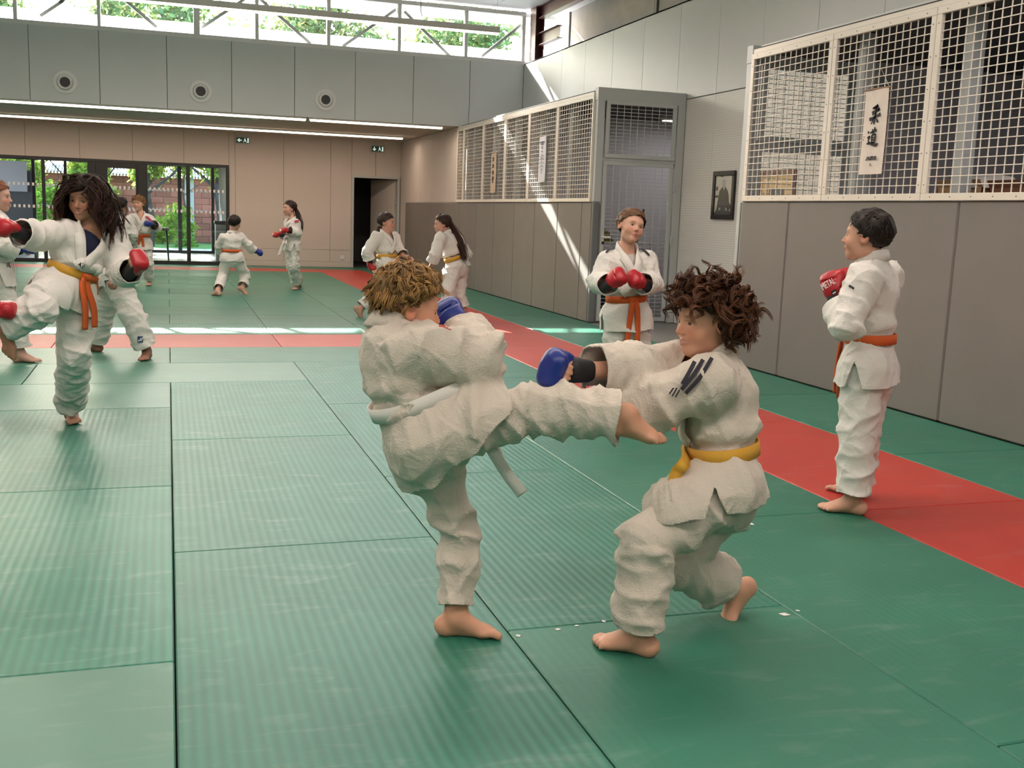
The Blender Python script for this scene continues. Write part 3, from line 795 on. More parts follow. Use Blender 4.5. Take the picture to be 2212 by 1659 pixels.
for n_, (x, y, h, k, s) in enumerate(((-13, 44, 6.9, 1, 1.0), (-6.4, 42, 6.8, 0, 1.0), (-.4, 43, 6.9, 1, 1.0), (5.6, 42, 6.7, 0, 1.0), (11.6, 43, 6.9, 1, 1.0), (18.0, 44, 7.1, 0, 1.0))):
    tree(x, y, h, k, s, 'tall leafy tree behind the brick wall, ' + TL_[n_])
tree(-.55, 34.6, 2.9, 2, 1.0, 'garden tree with mottled trunk by the glass hall, left of the pier', .15, 'near garden trees')
tree(1.55, 34.5, 2.9, 2, 1.0, 'garden tree with mottled trunk by the glass hall, right of the pier', .17, 'near garden trees')
tree(.55, 36.6, 2.9, 2, .7, 'thin young tree in front of the brick garden wall', .045, 'near garden trees')
tree(-2.35, 36.6, 2.5, 2, 1.0, 'leafy garden tree behind the glass door', .10, 'near garden trees')
tree(-4.3, 36.6, 2.4, 2, 1.0, 'leafy garden tree behind the post of the glass front', .10, 'near garden trees')
shrub = [leaf_cloud('shrub_a', 1300, .75, .5, .55, .085, 5, (.20, .34, .06), 16), leaf_cloud('shrub_b', 1300, .6, .5, .75, .08, 6, (.15, .30, .05), 16)]
for i, (x, y, z, k) in enumerate(((-5.2, 34.6, .8, 0), (-3.4, 34.6, 1.0, 1), (-2.0, 34.4, 1.1, 1), (-.6, 36.9, .5, 0), (.3, 35.0, .45, 1), (2.6, 36.4, .5, 1))):
    t = empty('garden_shrub', (x, y, -.04), label='leafy yellow green shrub in the garden beyond the glass hall', category='shrub', group='shrubs beyond the glass hall')
    c = obj('foliage', shrub[k], None, t, kind='stuff'); c.location = (0, 0, z); c.rotation_euler.z = i
    MB().tube([(0, 0, 0), (.02, 0, z * .6), (0, .05, z)], [.03, .025, .01], 6).build('stem', M_bark, t)

# ------------------------------------------------------------------ hung scrolls, pictures
M_ink = mat('black_ink', (0.012, 0.010, 0.012), 0.7)
M_scroll = mat('silk_scroll', (0.80, 0.71, 0.64), 0.7, noise=0.06, nscale=14)
M_scroll2 = mat('paper_scroll', (0.74, 0.73, 0.78), 0.7, noise=0.03, nscale=14)
M_scroll3 = mat('beige_scroll', (0.66, 0.50, 0.37), 0.7, noise=0.06, nscale=14)
M_wood = mat('scroll_wood', (0.30, 0.17, 0.09), 0.5)
def scroll(X, yl, yr, zt, zb, m, lbl, wav=.004):
    t = empty('hanging_scroll', (X, (yl + yr) / 2, zb), label=lbl, category='scroll')
    nx, nz = 8, 24
    V, Fq = [], []
    for side in (0, .002):
        for j in range(nz + 1):
            for i in range(nx + 1):
                u, v = i / nx, j / nz
                V.append((X + side + wav * math.sin(6 * u + 4 * v) * (1 - v * .3), yl + (yr - yl) * u, zt + (zb - zt) * v))
    k = (nx + 1) * (nz + 1)
    for j in range(nz):
        for i in range(nx):
            a = j * (nx + 1) + i
            Fq.append((a, a + nx + 1, a + nx + 2, a + 1)); Fq.append((k + a, k + a + 1, k + a + nx + 2, k + a + nx + 1))
    child_at(obj('cloth', np_mesh('cloth', np.array(V), np.array(Fq)), m), t)
    child_at(MB().tube([(X, yl + .02, zt), (X, yr - .02, zt)], .006, 8).build('top_rod', M_wood), t)
    ym = (yl + yr) / 2
    child_at(MB().tube([(X, yl, zt), (X + .02, ym, zt + .14), (X, yr, zt)], .0018, 5).build('cord', M_cream), t)
    return t
def ribbon2d(mb, pts, w, X):
    """flat brush stroke on the plane x = X; pts (y, z), w list of widths"""
    n = len(pts)
    L_, R_ = [], []
    for i, (y, z) in enumerate(pts):
        a, b = pts[max(i - 1, 0)], pts[min(i + 1, n - 1)]
        dy, dz = b[0] - a[0], b[1] - a[1]; q = math.hypot(dy, dz) or 1
        ny, nz = -dz / q, dy / q
        h = (w[i] if isinstance(w, (list, tuple)) else w) / 2
        L_.append((X, y + ny * h, z + nz * h)); R_.append((X, y - ny * h, z - nz * h))
    for i in range(n - 1):
        k = len(mb.v); mb.v += [L_[i], L_[i + 1], R_[i + 1], R_[i]]; mb.f.append((k, k + 1, k + 2, k + 3))
sx, yl, yr, zt, zb = 4.950, 6.885, 6.615, 2.305, 1.69
sc = scroll(sx, yl, yr, zt, zb, M_scroll, 'white silk scroll with black brushed characters and the word JUDO on mesh panel')
def cr(cx, cy):
    xl = 220 - 160 * (cy - 115) / 1405; xr = 605 - 170 * (cy - 90) / 1445
    return (yl + (yr - yl) * (cx - xl) / (xr - xl), zt + (zb - zt) * (cy - 100) / 1425)
def strokes(S, name):
    mb = MB()
    for pts, w in S:
        ribbon2d(mb, [cr(*p) for p in pts], [q * .00092 for q in (w if isinstance(w, (list, tuple)) else [w] * len(pts))], sx - .0075)
    child_at(mb.build(name, M_ink), sc)
strokes([([(340, 428), (385, 405), (432, 380)], (16, 20, 26)), ([(432, 380), (412, 408), (392, 428)], (24, 18, 12)), ([(360, 412), (385, 425), (408, 442)], (10, 18, 20)),
         ([(325, 492), (380, 468), (452, 438)], (16, 18, 24)), ([(452, 438), (430, 468), (402, 486)], (24, 18, 8)), ([(330, 528), (365, 512), (395, 500)], (20, 18, 14)),
         ([(392, 470), (384, 530), (372, 575)], (18, 18, 16)), ([(278, 606), (350, 580), (420, 550), (462, 532)], (30, 22, 22, 30)), ([(372, 560), (362, 630), (348, 692)], (22, 22, 18)),
         ([(350, 590), (330, 640), (298, 682)], (18, 16, 8)), ([(385, 592), (402, 628), (414, 660)], (10, 18, 24))], 'ju_character')
strokes([([(322, 768), (326, 785), (332, 805)], (10, 16, 16)), ([(368, 742), (360, 770), (346, 800)], (18, 16, 10)), ([(288, 828), (340, 812), (392, 792)], (16, 16, 22)),
         ([(340, 815), (333, 840), (325, 865)], (14, 12, 10)), ([(312, 868), (306, 940), (300, 1003)], (16, 16, 16)), ([(312, 870), (345, 862), (372, 855)], (12, 12, 18)), ([(372, 855), (362, 930), (346, 1002)], (18, 18, 18)),
         ([(308, 915), (360, 905)], 10), ([(304, 955), (354, 946)], 10), ([(300, 998), (348, 990)], 12), ([(248, 800), (256, 815), (264, 832)], (8, 18, 20)),
         ([(236, 912), (262, 896), (280, 884)], (18, 16, 14)), ([(280, 884), (262, 925), (242, 958)], (16, 14, 12)), ([(242, 958), (254, 975), (246, 1000)], (12, 14, 14)),
         ([(220, 1010), (262, 998), (310, 1018), (360, 1040), (406, 1018)], (14, 22, 26, 26, 8))], 'do_character')
strokes([([(222, 1228), (222, 1262), (215, 1280), (198, 1282)], 12), ([(246, 1228), (246, 1265), (256, 1281), (272, 1278), (276, 1228)], 13), ([(294, 1228), (292, 1280), (312, 1276), (322, 1254), (314, 1232), (290, 1230)], 12),
         ([(350, 1230), (336, 1242), (336, 1268), (350, 1282), (364, 1268), (366, 1242), (350, 1230)], 12)], 'judo_lettering')
strokes([([(268, 1335), (262, 1352)], 6), ([(262, 1360), (280, 1358), (280, 1385), (262, 1385), (262, 1360)], 5), ([(180, 880), (180, 900)], 8), ([(170, 925), (170, 955)], 8)], 'small_mark')
sc = scroll(4.955, 14.23, 13.95, 2.40, 1.77, M_scroll2, 'white paper scroll with lines of small print on far mesh panel')
mb = MB()
for j, (v, hh, n) in enumerate(((.14, .022, 3), (.18, .022, 2), (.24, .014, 1), (.27, .014, 1), (.34, .014, 1), (.41, .010, 1), (.44, .006, 3), (.48, .01, 2), (.51, .006, 3), (.56, .01, 1), (.59, .006, 3), (.64, .01, 1), (.67, .006, 3), (.72, .01, 1), (.75, .006, 2), (.80, .01, 1))):
    z = 2.40 - .63 * v
    for q in range(n):
        wq = .05 if n < 3 else .06
        y0 = 14.09 + (n - 1) * wq / 2 * 1.1 - q * wq * 1.1
        ribbon2d(mb, [(y0 + wq / 2, z), (y0 - wq / 2, z)], hh, 4.9465)
child_at(mb.build('printed_lines', mat('grey_print', (.12, .12, .16), .8)), sc)
sc = scroll(4.955, 16.56, 16.28, 2.27, 1.645, M_scroll3, 'short beige scroll with four dark brushed characters on far mesh panel')
mb = MB()
for v in (.17, .34, .50, .64):
    z = 2.27 - .625 * v
    ribbon2d(mb, [(16.45, z + .01), (16.42, z + .03), (16.38, z - .02)], (.02, .035, .02), 4.9465)
    ribbon2d(mb, [(16.46, z - .02), (16.42, z - .01), (16.37, z + .02)], (.012, .02, .012), 4.9460)
ribbon2d(mb, [(16.42, 1.86), (16.42, 1.80)], .03, 4.9465)
child_at(mb.build('brushed_characters', M_ink), sc)

def frame(X, yl, yr, zb, zt, w, m, mi, lbl, name='picture_frame'):
    t = empty(name, (X, (yl + yr) / 2, zb), label=lbl, category='picture')
    a, b = min(yl, yr), max(yl, yr)
    mb = MB().bbox(X - .03, X, a, b, zb, zb + w, .005).bbox(X - .03, X, a, b, zt - w, zt, .005).bbox(X - .03, X, a, a + w, zb + w, zt - w, .005).bbox(X - .03, X, b - w, b, zb + w, zt - w, .005)
    child_at(mb.build('frame', m), t)
    child_at(MB().box(X - .012, X - .004, a + w, b - w, zb + w, zt - w).build('print', mi), t)
    return t
M_blackwood = mat('black_wood_frame', (0.012, 0.008, 0.010), 0.35)
fr = frame(6.195, 11.40, 10.89, 1.335, 1.895, .055, M_blackwood, mat('grey_print_bg', (.55, .54, .50), .35), 'black framed greyscale portrait of a figure in a dark robe on fluted wall')
def cf(cx, cy):   # crop pixel of the framed print to (y, z)
    xl = 360 - 62 * (cy - 150) / 1430; xr = 995 - 85 * (cy - 120) / 1460
    return (11.40 + (10.89 - 11.40) * (cx - xl) / (xr - xl), 1.895 + (1.335 - 1.895) * (cy - 140) / 1440)
def shape(pts, m, nm, off):
    mb = MB(); mb.poly([(6.195 - .012 - off, *cf(*p)) for p in pts], (.0008, 0, 0)); child_at(mb.build(nm, m), fr)
shape([(620, 600), (560, 680), (520, 740), (500, 900), (470, 1050), (440, 1280), (350, 1430), (350, 1510), (850, 1510), (845, 1430), (800, 1290), (855, 1200), (800, 1060), (790, 850), (760, 720), (700, 610)], mat('print_charcoal', (.055, .055, .055), .4), 'robe_shape', .001)
shape([(610, 590), (600, 440), (625, 390), (680, 385), (710, 440), (700, 590), (660, 720)], mat('print_light', (.40, .39, .36), .4), 'head_shape', .002)
shape([(545, 1215), (565, 1290), (500, 1310), (515, 1240)], MATS['print_light'], 'hand_shape', .002)
shape([(720, 1215), (755, 1310), (700, 1310), (695, 1240)], MATS['print_light'], 'hand_shape', .002)
shape([(425, 600), (480, 600), (480, 715), (420, 715)], MATS['print_charcoal'], 'dark_patch', .001)
shape([(410, 860), (490, 850), (490, 930), (405, 930)], MATS['print_charcoal'], 'dark_patch', .001)
shape([(550, 250), (660, 240), (640, 320), (560, 320)], mat('print_mid', (.16, .16, .15), .4), 'dark_patch', .001)
fr = frame(6.195, 10.36, 9.66, 1.26, 1.87, .05, mat('brown_wood_frame', (.16, .05, .02), .4), mat('ochre_mount', (.62, .42, .19), .5), 'brown framed print with ochre mount seen through the mesh')
mb = MB().box(6.180, 6.182, 9.86, 10.15, 1.34, 1.68); child_at(mb.build('image', mat('print_dark', (.08, .075, .07), .5)), fr)
mb = MB().poly([(6.1785, 10.04, 1.34), (6.1785, 10.05, 1.55), (6.1785, 10.01, 1.64), (6.1785, 9.96, 1.62), (6.1785, 9.95, 1.5), (6.1785, 9.93, 1.34)], (.001, 0, 0)); child_at(mb.build('pale_figure', MATS['print_light']), fr)

# ------------------------------------------------------------------ things kept in the stores
M_card = mat('cardboard', (.36, .22, .11), .8, noise=.08, nscale=10)
M_cardd = mat('brown_carton', (.16, .065, .035), .8)
M_gicloth = mat('folded_white_cloth', (.62, .60, .58), .9, noise=.05, nscale=20)
sh = empty('storage_shelf', (5.55, 5.6, 0), label='low grey storage shelf behind the near mesh panels', category='shelf')
for z in (.5, 1.0, 1.45): child_at(MB().bbox(5.30, 5.85, 3.0, 7.0, z, z + .025, .003).build('shelf_board', M_galv), sh)
for y in (3.02, 5.0, 6.98):
    for x in (5.32, 5.83): child_at(MB().box(x - .015, x + .015, y - .015, y + .015, 0, 1.45).build('upright', M_galv), sh)
def carton(x0, x1, y0, y1, z, h, m, lbl):
    t = empty('carton', ((x0 + x1) / 2, (y0 + y1) / 2, z), label=lbl, category='box')
    w = .006
    child_at(MB().box(x0, x1, y0, y1, z, z + w).box(x0, x0 + w, y0, y1, z, z + h).box(x1 - w, x1, y0, y1, z, z + h).box(x0, x1, y0, y0 + w, z, z + h).box(x0, x1, y1 - w, y1, z, z + h).build('carton_body', m), t)
    child_at(MB().poly([(x0, y0, z + h), (x0, y1, z + h), (x0 - .03, y1, z + h + .05), (x0 - .03, y0, z + h + .05)], (.004, 0, .002)).build('flap', m), t)
    return t
carton(5.36, 5.75, 6.05, 6.50, 1.475, .13, M_card, 'open tan cardboard box on the shelf behind the judo scroll panel')
carton(5.36, 5.75, 5.62, 5.98, 1.475, .12, M_cardd, 'open dark brown cardboard box on shelf behind mesh')
carton(5.36, 5.75, 5.15, 5.50, 1.475, .09, M_cardd, 'low dark brown cardboard box on shelf beside folded white cloth')
def heap(x, y, z, rx, ry, rz, seed, m, lbl, name='folded_robe', cat='robe'):
    rg = np.random.default_rng(seed)
    nu, nv = 28, 14
    V, Fq = [], []
    ph = rg.uniform(0, 6, 6)
    for j in range(nv + 1):
        t = j / nv * math.pi / 2
        for i in range(nu):
            a = 2 * math.pi * i / nu
            k = 1 + .16 * math.sin(3 * a + ph[0] + 2 * t) + .1 * math.sin(5 * a + ph[1] - 3 * t) + .06 * math.sin(9 * a + ph[2])
            V.append((x + rx * k * math.cos(a) * math.cos(t) ** .55, y + ry * k * math.sin(a) * math.cos(t) ** .55, z + rz * math.sin(t) * (1 + .12 * math.sin(4 * a + ph[3]))))
    for j in range(nv):
        for i in range(nu):
            Fq.append((j * nu + i, j * nu + (i + 1) % nu, (j + 1) * nu + (i + 1) % nu, (j + 1) * nu + i))
    o = obj(name, np_mesh(name, np.array(V), np.array(Fq)), m)
    tag(o, lbl, cat)
    return o
heap(5.52, 6.25, 1.60, .17, .30, .09, 1, M_gicloth, 'crumpled white robe spilling over the tan cardboard box')
heap(5.30, 6.62, 1.475, .10, .16, .08, 2, M_gicloth, 'crumpled white robe on the shelf beside the tan box')
heap(5.55, 5.30, 1.56, .12, .18, .06, 3, M_gicloth, 'crumpled white robe on the low brown box')
heap(5.5, 4.72, 1.475, .10, .14, .07, 4, M_cardd, 'small brown cloth bundle on the shelf behind mesh', 'cloth_bundle', 'bundle')
# far store behind the mesh door
sh = empty('storage_shelf', (5.6, 13.6, 0), label='white shelf with stored kit behind the grey mesh door', category='shelf')
for z in (.06, .42, .97): child_at(MB().bbox(5.30, 6.3, 13.2, 13.7, z, z + .025, .003).build('shelf_board', M_white), sh)
for x in (5.32, 6.28):
    for y in (13.22, 13.68): child_at(MB().box(x - .015, x + .015, y - .015, y + .015, 0, .97).build('upright', M_white), sh)
heap(5.55, 13.4, .995, .20, .15, .17, 6, mat('olive_cloth', (.20, .16, .04), .8), 'olive yellow kit bag on the shelf behind the mesh door', 'kit_bag', 'bag')
t = empty('striped_baton', (5.93, 13.0, .9), label='black and white banded stick leaning behind the mesh door', category='stick')
for i in range(9):
    a = Vector((6.0, 13.12, .97)) + Vector((.09, 0, .48)) * (i / 9); b = Vector((6.0, 13.12, .97)) + Vector((.09, 0, .48)) * ((i + .93) / 9)
    child_at(MB().tube([a, b], .016, 8).build('band', M_black if i % 2 == 0 or i == 8 else M_cream), t)
carton(5.38, 5.75, 13.25, 13.6, .445, .30, mat('black_box', (.01, .01, .012), .6), 'black storage box on lower shelf behind mesh door')
carton(5.85, 6.22, 13.25, 13.6, .445, .32, M_cardd, 'dark brown carton on lower shelf behind mesh door')
carton(5.38, 5.8, 13.25, 13.6, .085, .26, M_black, 'black storage box on bottom shelf behind mesh door')
carton(5.86, 6.22, 13.25, 13.6, .085, .28, M_card, 'tan cardboard carton on bottom shelf behind mesh door')
# ------------------------------------------------------------------ figures: signed-distance modelling
def nrm(v):
    v = np.asarray(v, float); return v / (np.linalg.norm(v) + 1e-12)
class Cap:
    """tapered capsule"""
    def __init__(s, a, b, r1, r2, k=.02, sub=False):
        s.a, s.b, s.r1, s.r2, s.k, s.sub = np.asarray(a, float), np.asarray(b, float), r1, r2, k, sub
    def box(s):
        r = max(s.r1, s.r2); return np.minimum(s.a, s.b) - r, np.maximum(s.a, s.b) + r
    def __call__(s, P):
        ab = s.b - s.a; L2 = ab @ ab + 1e-12
        q = P - s.a
        t = np.clip((q @ ab) / L2, 0, 1)
        e = q - t[:, None] * ab
        return np.sqrt(np.einsum('ij,ij->i', e, e)) - (s.r1 + (s.r2 - s.r1) * t)
class Ell:
    """oriented ellipsoid; R columns are its axes"""
    def __init__(s, c, R, r, k=.02, sub=False):
        s.c, s.R, s.r, s.k, s.sub = np.asarray(c, float), np.asarray(R, float), np.asarray(r, float), k, sub
    def box(s):
        e = np.sqrt(((s.R * s.r) ** 2).sum(1)); return s.c - e, s.c + e
    def __call__(s, P):
        q = (P - s.c) @ s.R
        a = q / s.r
        k0 = np.sqrt((a * a).sum(1)); b = a / s.r
        k1 = np.sqrt((b * b).sum(1)) + 1e-9
        return k0 * (k0 - 1) / k1
class ECap:
    """capsule of elliptic section: lat = direction of the first radius"""
    def __init__(s, a, b, lat, ra, rb, k=.03, sub=False):
        s.a, s.b, s.k, s.sub = np.asarray(a, float), np.asarray(b, float), k, sub
        s.ax = nrm(s.b - s.a); lat = np.asarray(lat, float); lat = nrm(lat - s.ax * (lat @ s.ax))
        s.lat = lat; s.dep = np.cross(s.ax, lat); s.ra, s.rb = np.asarray(ra, float), np.asarray(rb, float)
    def box(s):
        r = max(s.ra.max(), s.rb.max()); return np.minimum(s.a, s.b) - r, np.maximum(s.a, s.b) + r
    def __call__(s, P):
        L = np.linalg.norm(s.b - s.a); q = P - s.a
        h = q @ s.ax; t = np.clip(h / L, 0, 1)
        rx = s.ra[0] + (s.rb[0] - s.ra[0]) * t; ry = s.ra[1] + (s.rb[1] - s.ra[1]) * t
        o = h - t * L; m = np.minimum(rx, ry)
        x, y = (q @ s.lat) / rx, (q @ s.dep) / ry
        z = o / m
        k0 = np.sqrt(x * x + y * y + z * z)
        k1 = np.sqrt((x / rx) ** 2 + (y / ry) ** 2 + (z / m) ** 2) + 1e-9
        return np.where(k0 < .3, (k0 - 1) * m, k0 * (k0 - 1) / k1)
def smin(a, b, k):
    h = np.clip(.5 + .5 * (b - a) / k, 0, 1)
    return b + (a - b) * h - k * h * (1 - h)
class Shape:
    def __init__(s): s.p = []
    def add(s, *q): s.p += q; return s
    def ev(s, P):
        D = np.full(len(P), 9.0)
        for q in s.p:
            D = -smin(-D, q(P), q.k) if q.sub else smin(D, q(P), q.k)
        return D
    def grad(s, P, e=.003):
        g = np.stack([s.ev(P + np.eye(3)[i] * e) - s.ev(P - np.eye(3)[i] * e) for i in range(3)], 1)
        return g / (np.linalg.norm(g, axis=1)[:, None] + 1e-9)
    def snap(s, P, off=0.0, it=6):
        P = np.array(P, float)
        for _ in range(it):
            P = P - (s.ev(P) - off)[:, None] * s.grad(P) * .9
        return P
    def mesh(s, vox, fold=None):
        lo = np.min([q.box()[0] for q in s.p if not q.sub], 0) - 4 * vox
        hi = np.max([q.box()[1] for q in s.p if not q.sub], 0) + 4 * vox
        n = np.ceil((hi - lo) / vox).astype(int) + 1
        D = np.full(n, 9.0, np.float32)
        ax = [lo[i] + vox * np.arange(n[i]) for i in range(3)]
        for q in s.p:
            a, b = q.box(); m = 3 * vox + q.k
            i0 = np.clip(((a - m - lo) / vox).astype(int), 0, n); i1 = np.clip(((b + m - lo) / vox).astype(int) + 2, 0, n)
            if (i1 <= i0).any(): continue
            sl = tuple(slice(i0[i], i1[i]) for i in range(3))
            G = np.stack(np.meshgrid(*[ax[i][sl[i]] for i in range(3)], indexing='ij'), -1).reshape(-1, 3)
            d = q(G).reshape(i1 - i0)
            D[sl] = -smin(-D[sl], d, q.k) if q.sub else smin(D[sl], d, q.k)
        if fold is not None:
            I = np.argwhere(np.abs(D) < .035)
            D[I[:, 0], I[:, 1], I[:, 2]] += fold(lo + I * vox)
        return surface_nets(D, lo, vox)
def surface_nets(D, lo, vox):
    ins = D < 0
    n = np.array(D.shape); nc = n - 1
    st = np.array([nc[1] * nc[2], nc[2], 1])
    pos, cid, quads = [], [], []
    for a in range(3):
        s0 = [slice(None)] * 3; s1 = [slice(None)] * 3
        s0[a] = slice(0, -1); s1[a] = slice(1, None)
        I = np.argwhere(ins[tuple(s0)] != ins[tuple(s1)])
        b, c = (a + 1) % 3, (a + 2) % 3
        ok = (I[:, b] > 0) & (I[:, b] < nc[b]) & (I[:, c] > 0) & (I[:, c] < nc[c])
        I = I[ok]
        J = I.copy(); J[:, a] += 1
        d0 = D[I[:, 0], I[:, 1], I[:, 2]].astype(float); d1 = D[J[:, 0], J[:, 1], J[:, 2]].astype(float)
        p = I.astype(float); p[:, a] += np.clip(d0 / (d0 - d1), 0, 1)
        cells = []
        for db, dc in ((0, 0), (-1, 0), (-1, -1), (0, -1)):
            C = I.copy(); C[:, b] += db; C[:, c] += dc
            k = C @ st; cells.append(k); pos.append(p); cid.append(k)
        q = np.stack(cells, 1)
        q[d0 < 0] = q[d0 < 0][:, ::-1]
        quads.append(q[:, ::-1])
    cid = np.concatenate(cid); pos = np.concatenate(pos); quads = np.concatenate(quads)
    u, inv = np.unique(cid, return_inverse=True)
    cnt = np.bincount(inv)
    V = np.stack([np.bincount(inv, pos[:, i]) / cnt for i in range(3)], 1)
    return lo + V * vox, np.searchsorted(u, quads)
def smooth_mesh(V, Q, it=1, f=.5):
    e = np.concatenate([Q[:, [0, 1]], Q[:, [1, 2]], Q[:, [2, 3]], Q[:, [3, 0]]])
    for _ in range(it):
        s = np.zeros_like(V); c = np.bincount(e[:, 0], minlength=len(V)) + np.bincount(e[:, 1], minlength=len(V))
        for i in range(3):
            s[:, i] = np.bincount(e[:, 0], V[e[:, 1], i], len(V)) + np.bincount(e[:, 1], V[e[:, 0], i], len(V))
        V = V * (1 - f) + f * s / np.maximum(c, 1)[:, None]
    return V
def clip_mesh(V, T, s):
    """keep the part of a triangle mesh where s < 0"""
    n = s[T] < 0; k = n.sum(1)
    full = T[k == 3]; out = [full]; newV = [V]; base = len(V)
    mixed = T[(k == 1) | (k == 2)]; kk = k[(k == 1) | (k == 2)]; nn = n[(k == 1) | (k == 2)]
    if len(mixed):
        # rotate so that the odd one out is first
        odd = np.where(kk == 1, np.argmax(nn, 1), np.argmin(nn, 1))
        M = np.stack([mixed[np.arange(len(mixed)), (odd + i) % 3] for i in range(3)], 1)
        E = np.concatenate([M[:, [0, 1]], M[:, [0, 2]]]); E.sort(1)
        U, inv = np.unique(E, axis=0, return_inverse=True); inv = inv.ravel()
        sa, sb = s[U[:, 0]], s[U[:, 1]]
        t = (sa / (sa - sb))[:, None]
        newV.append(V[U[:, 0]] * (1 - t) + V[U[:, 1]] * t)
        e1 = base + inv[:len(M)]; e2 = base + inv[len(M):]
        one = kk == 1
        out.append(np.stack([M[one, 0], e1[one], e2[one]], 1))
        two = ~one
        out.append(np.stack([e1[two], M[two, 1], M[two, 2]], 1)); out.append(np.stack([e1[two], M[two, 2], e2[two]], 1))
    V = np.concatenate(newV); T = np.concatenate(out)
    u, inv = np.unique(T, return_inverse=True)
    return V[u], inv.reshape(T.shape)
def tris(Q):
    return np.concatenate([Q[:, [0, 1, 2]], Q[:, [0, 2, 3]]])
def folds(seed, amp, scale=1.0, dirs=None):
    rg = np.random.default_rng(seed)
    W = []
    for i in range(7):
        d = rg.normal(size=3); d /= np.linalg.norm(d)
        if dirs is not None: d = nrm(d * .5 + np.asarray(dirs[i % len(dirs)]) * rg.uniform(.6, 1.4))
        W.append((d * 2 * math.pi / (rg.uniform(.06, .14) * scale), rg.uniform(0, 6.28), rg.normal(size=3) * 9 / scale, rg.uniform(0, 6.28), rg.uniform(.5, 1)))
    M = [(rg.normal(size=3) * 7, rg.uniform(0, 6.28)) for _ in range(3)]
    def f(P):
        o = np.zeros(len(P))
        for i, (k, p, k2, p2, a) in enumerate(W):
            m = .5 + .5 * np.sin(P @ M[i % 3][0] + M[i % 3][1] + i)
            r = 1 - np.abs(np.sin((P @ k + p + 1.6 * np.sin(P @ k2 + p2)) * .5))
            o += a * m * (r ** 2 - .3)
        return -amp * o * .62
    return f
def vnormals(V, Q):
    e1 = V[Q[:, 1]] - V[Q[:, 0]]; e2 = V[Q[:, 2]] - V[Q[:, 0]]
    n = np.cross(e1, e2); N = np.zeros_like(V)
    for c in range(Q.shape[1]):
        for i in range(3): N[:, i] += np.bincount(Q[:, c], n[:, i], len(V))
    return nrm_rows(N)
def crease(V, Q, seed, amp, bones, drape=None):
    """folds of cloth: rings across the limbs, stronger at the bends, and long soft drapes"""
    rg = np.random.default_rng(seed)
    N = vnormals(V, Q)
    best = np.full(len(V), 9.0); o = np.zeros(len(V))
    for (a, b, w0, w1, sp) in bones:
        ab = b - a; L = np.linalg.norm(ab); d = ab / L
        q = V - a; t = q @ d; r = q - np.outer(np.clip(t, 0, L), d)
        dist = np.linalg.norm(r, axis=1)
        e1 = nrm(np.cross(d, [.3, .5, .8])); e2 = np.cross(d, e1)
        ph = np.arctan2(r @ e2, r @ e1)
        u = np.clip(t / L, 0, 1)
        f = np.zeros(len(V))
        for k in range(4):
            lam = sp * rg.uniform(1.1, 2.2)
            p0, p1, m = rg.uniform(0, 6.28), rg.uniform(0, 6.28), rg.integers(1, 3)
            env = np.clip(.15 + 1.0 * np.sin(m * ph + p1 + 7 * t * rg.choice([-1, 1])), 0, 1)
            sl = rg.choice([-2, -1, 1, 2]) if k else 0
            x = 2 * math.pi * t / lam + sl * ph + .9 * np.sin(11 * t + p1) + .7 * np.sin(2 * ph + p0) + p0
            f += env * (1 - np.abs(np.sin(.5 * x))) ** 1.7
        w = w0 * (1 - u) ** 1.5 + w1 * u ** 1.5 + .28
        g = (f - .45) * w
        near = dist < best
        o = np.where(near, g, o); best = np.where(near, dist, best)
    big = np.zeros(len(V))
    for k in range(5):
        kv = rg.normal(size=3)
        if drape is not None: kv = kv - drape * (kv @ drape) * .85
        kv = nrm(kv) * 2 * math.pi / rg.uniform(.09, .20)
        kw = rg.normal(size=3) * 6
        big += (1 - np.abs(np.sin(.5 * (V @ kv + 1.2 * np.sin(V @ kw + k) + k)))) ** 2 - .3
    d = amp * (o * .9 + big * .55)
    d = np.clip(d, -.018, .022)
    return V + N * d[:, None]
def ribbon(C, Nn, half, thick, close=False):
    """band along the points C; Nn = outward normals"""
    C = np.asarray(C, float); n = len(C)
    T = np.roll(C, -1, 0) - np.roll(C, 1, 0)
    if not close: T[0] = C[1] - C[0]; T[-1] = C[-1] - C[-2]
    T /= np.linalg.norm(T, axis=1)[:, None] + 1e-9
    S = np.cross(Nn, T); S /= np.linalg.norm(S, axis=1)[:, None] + 1e-9
    N2 = np.cross(T, S)
    N2 *= np.sign((N2 * Nn).sum(1))[:, None]
    half = np.broadcast_to(half, (n,))[:, None]
    ring = [C - S * half, C - S * half * .96 + N2 * thick, C + S * half * .96 + N2 * thick, C + S * half]
    V = np.stack(ring, 1).reshape(-1, 3)
    F_ = []
    for i in range(n if close else n - 1):
        j = (i + 1) % n
        for k in range(4):
            l = (k + 1) % 4
            F_.append((i * 4 + k, i * 4 + l, j * 4 + l, j * 4 + k))
    if not close:
        F_ += [(3, 2, 1, 0), tuple((n - 1) * 4 + k for k in range(4))]
    return V, np.array(F_)
def catmull(P, m):
    P = np.asarray(P, float); n = len(P)
    out = []
    for i in range(n - 1):
        p0, p1, p2, p3 = P[max(i - 1, 0)], P[i], P[i + 1], P[min(i + 2, n - 1)]
        for t in np.arange(m) / m:
            out.append(.5 * (2 * p1 + (p2 - p0) * t + (2 * p0 - 5 * p1 + 4 * p2 - p3) * t * t + (3 * p1 - p0 - 3 * p2 + p3) * t ** 3))
    out.append(P[-1])
    return np.array(out)

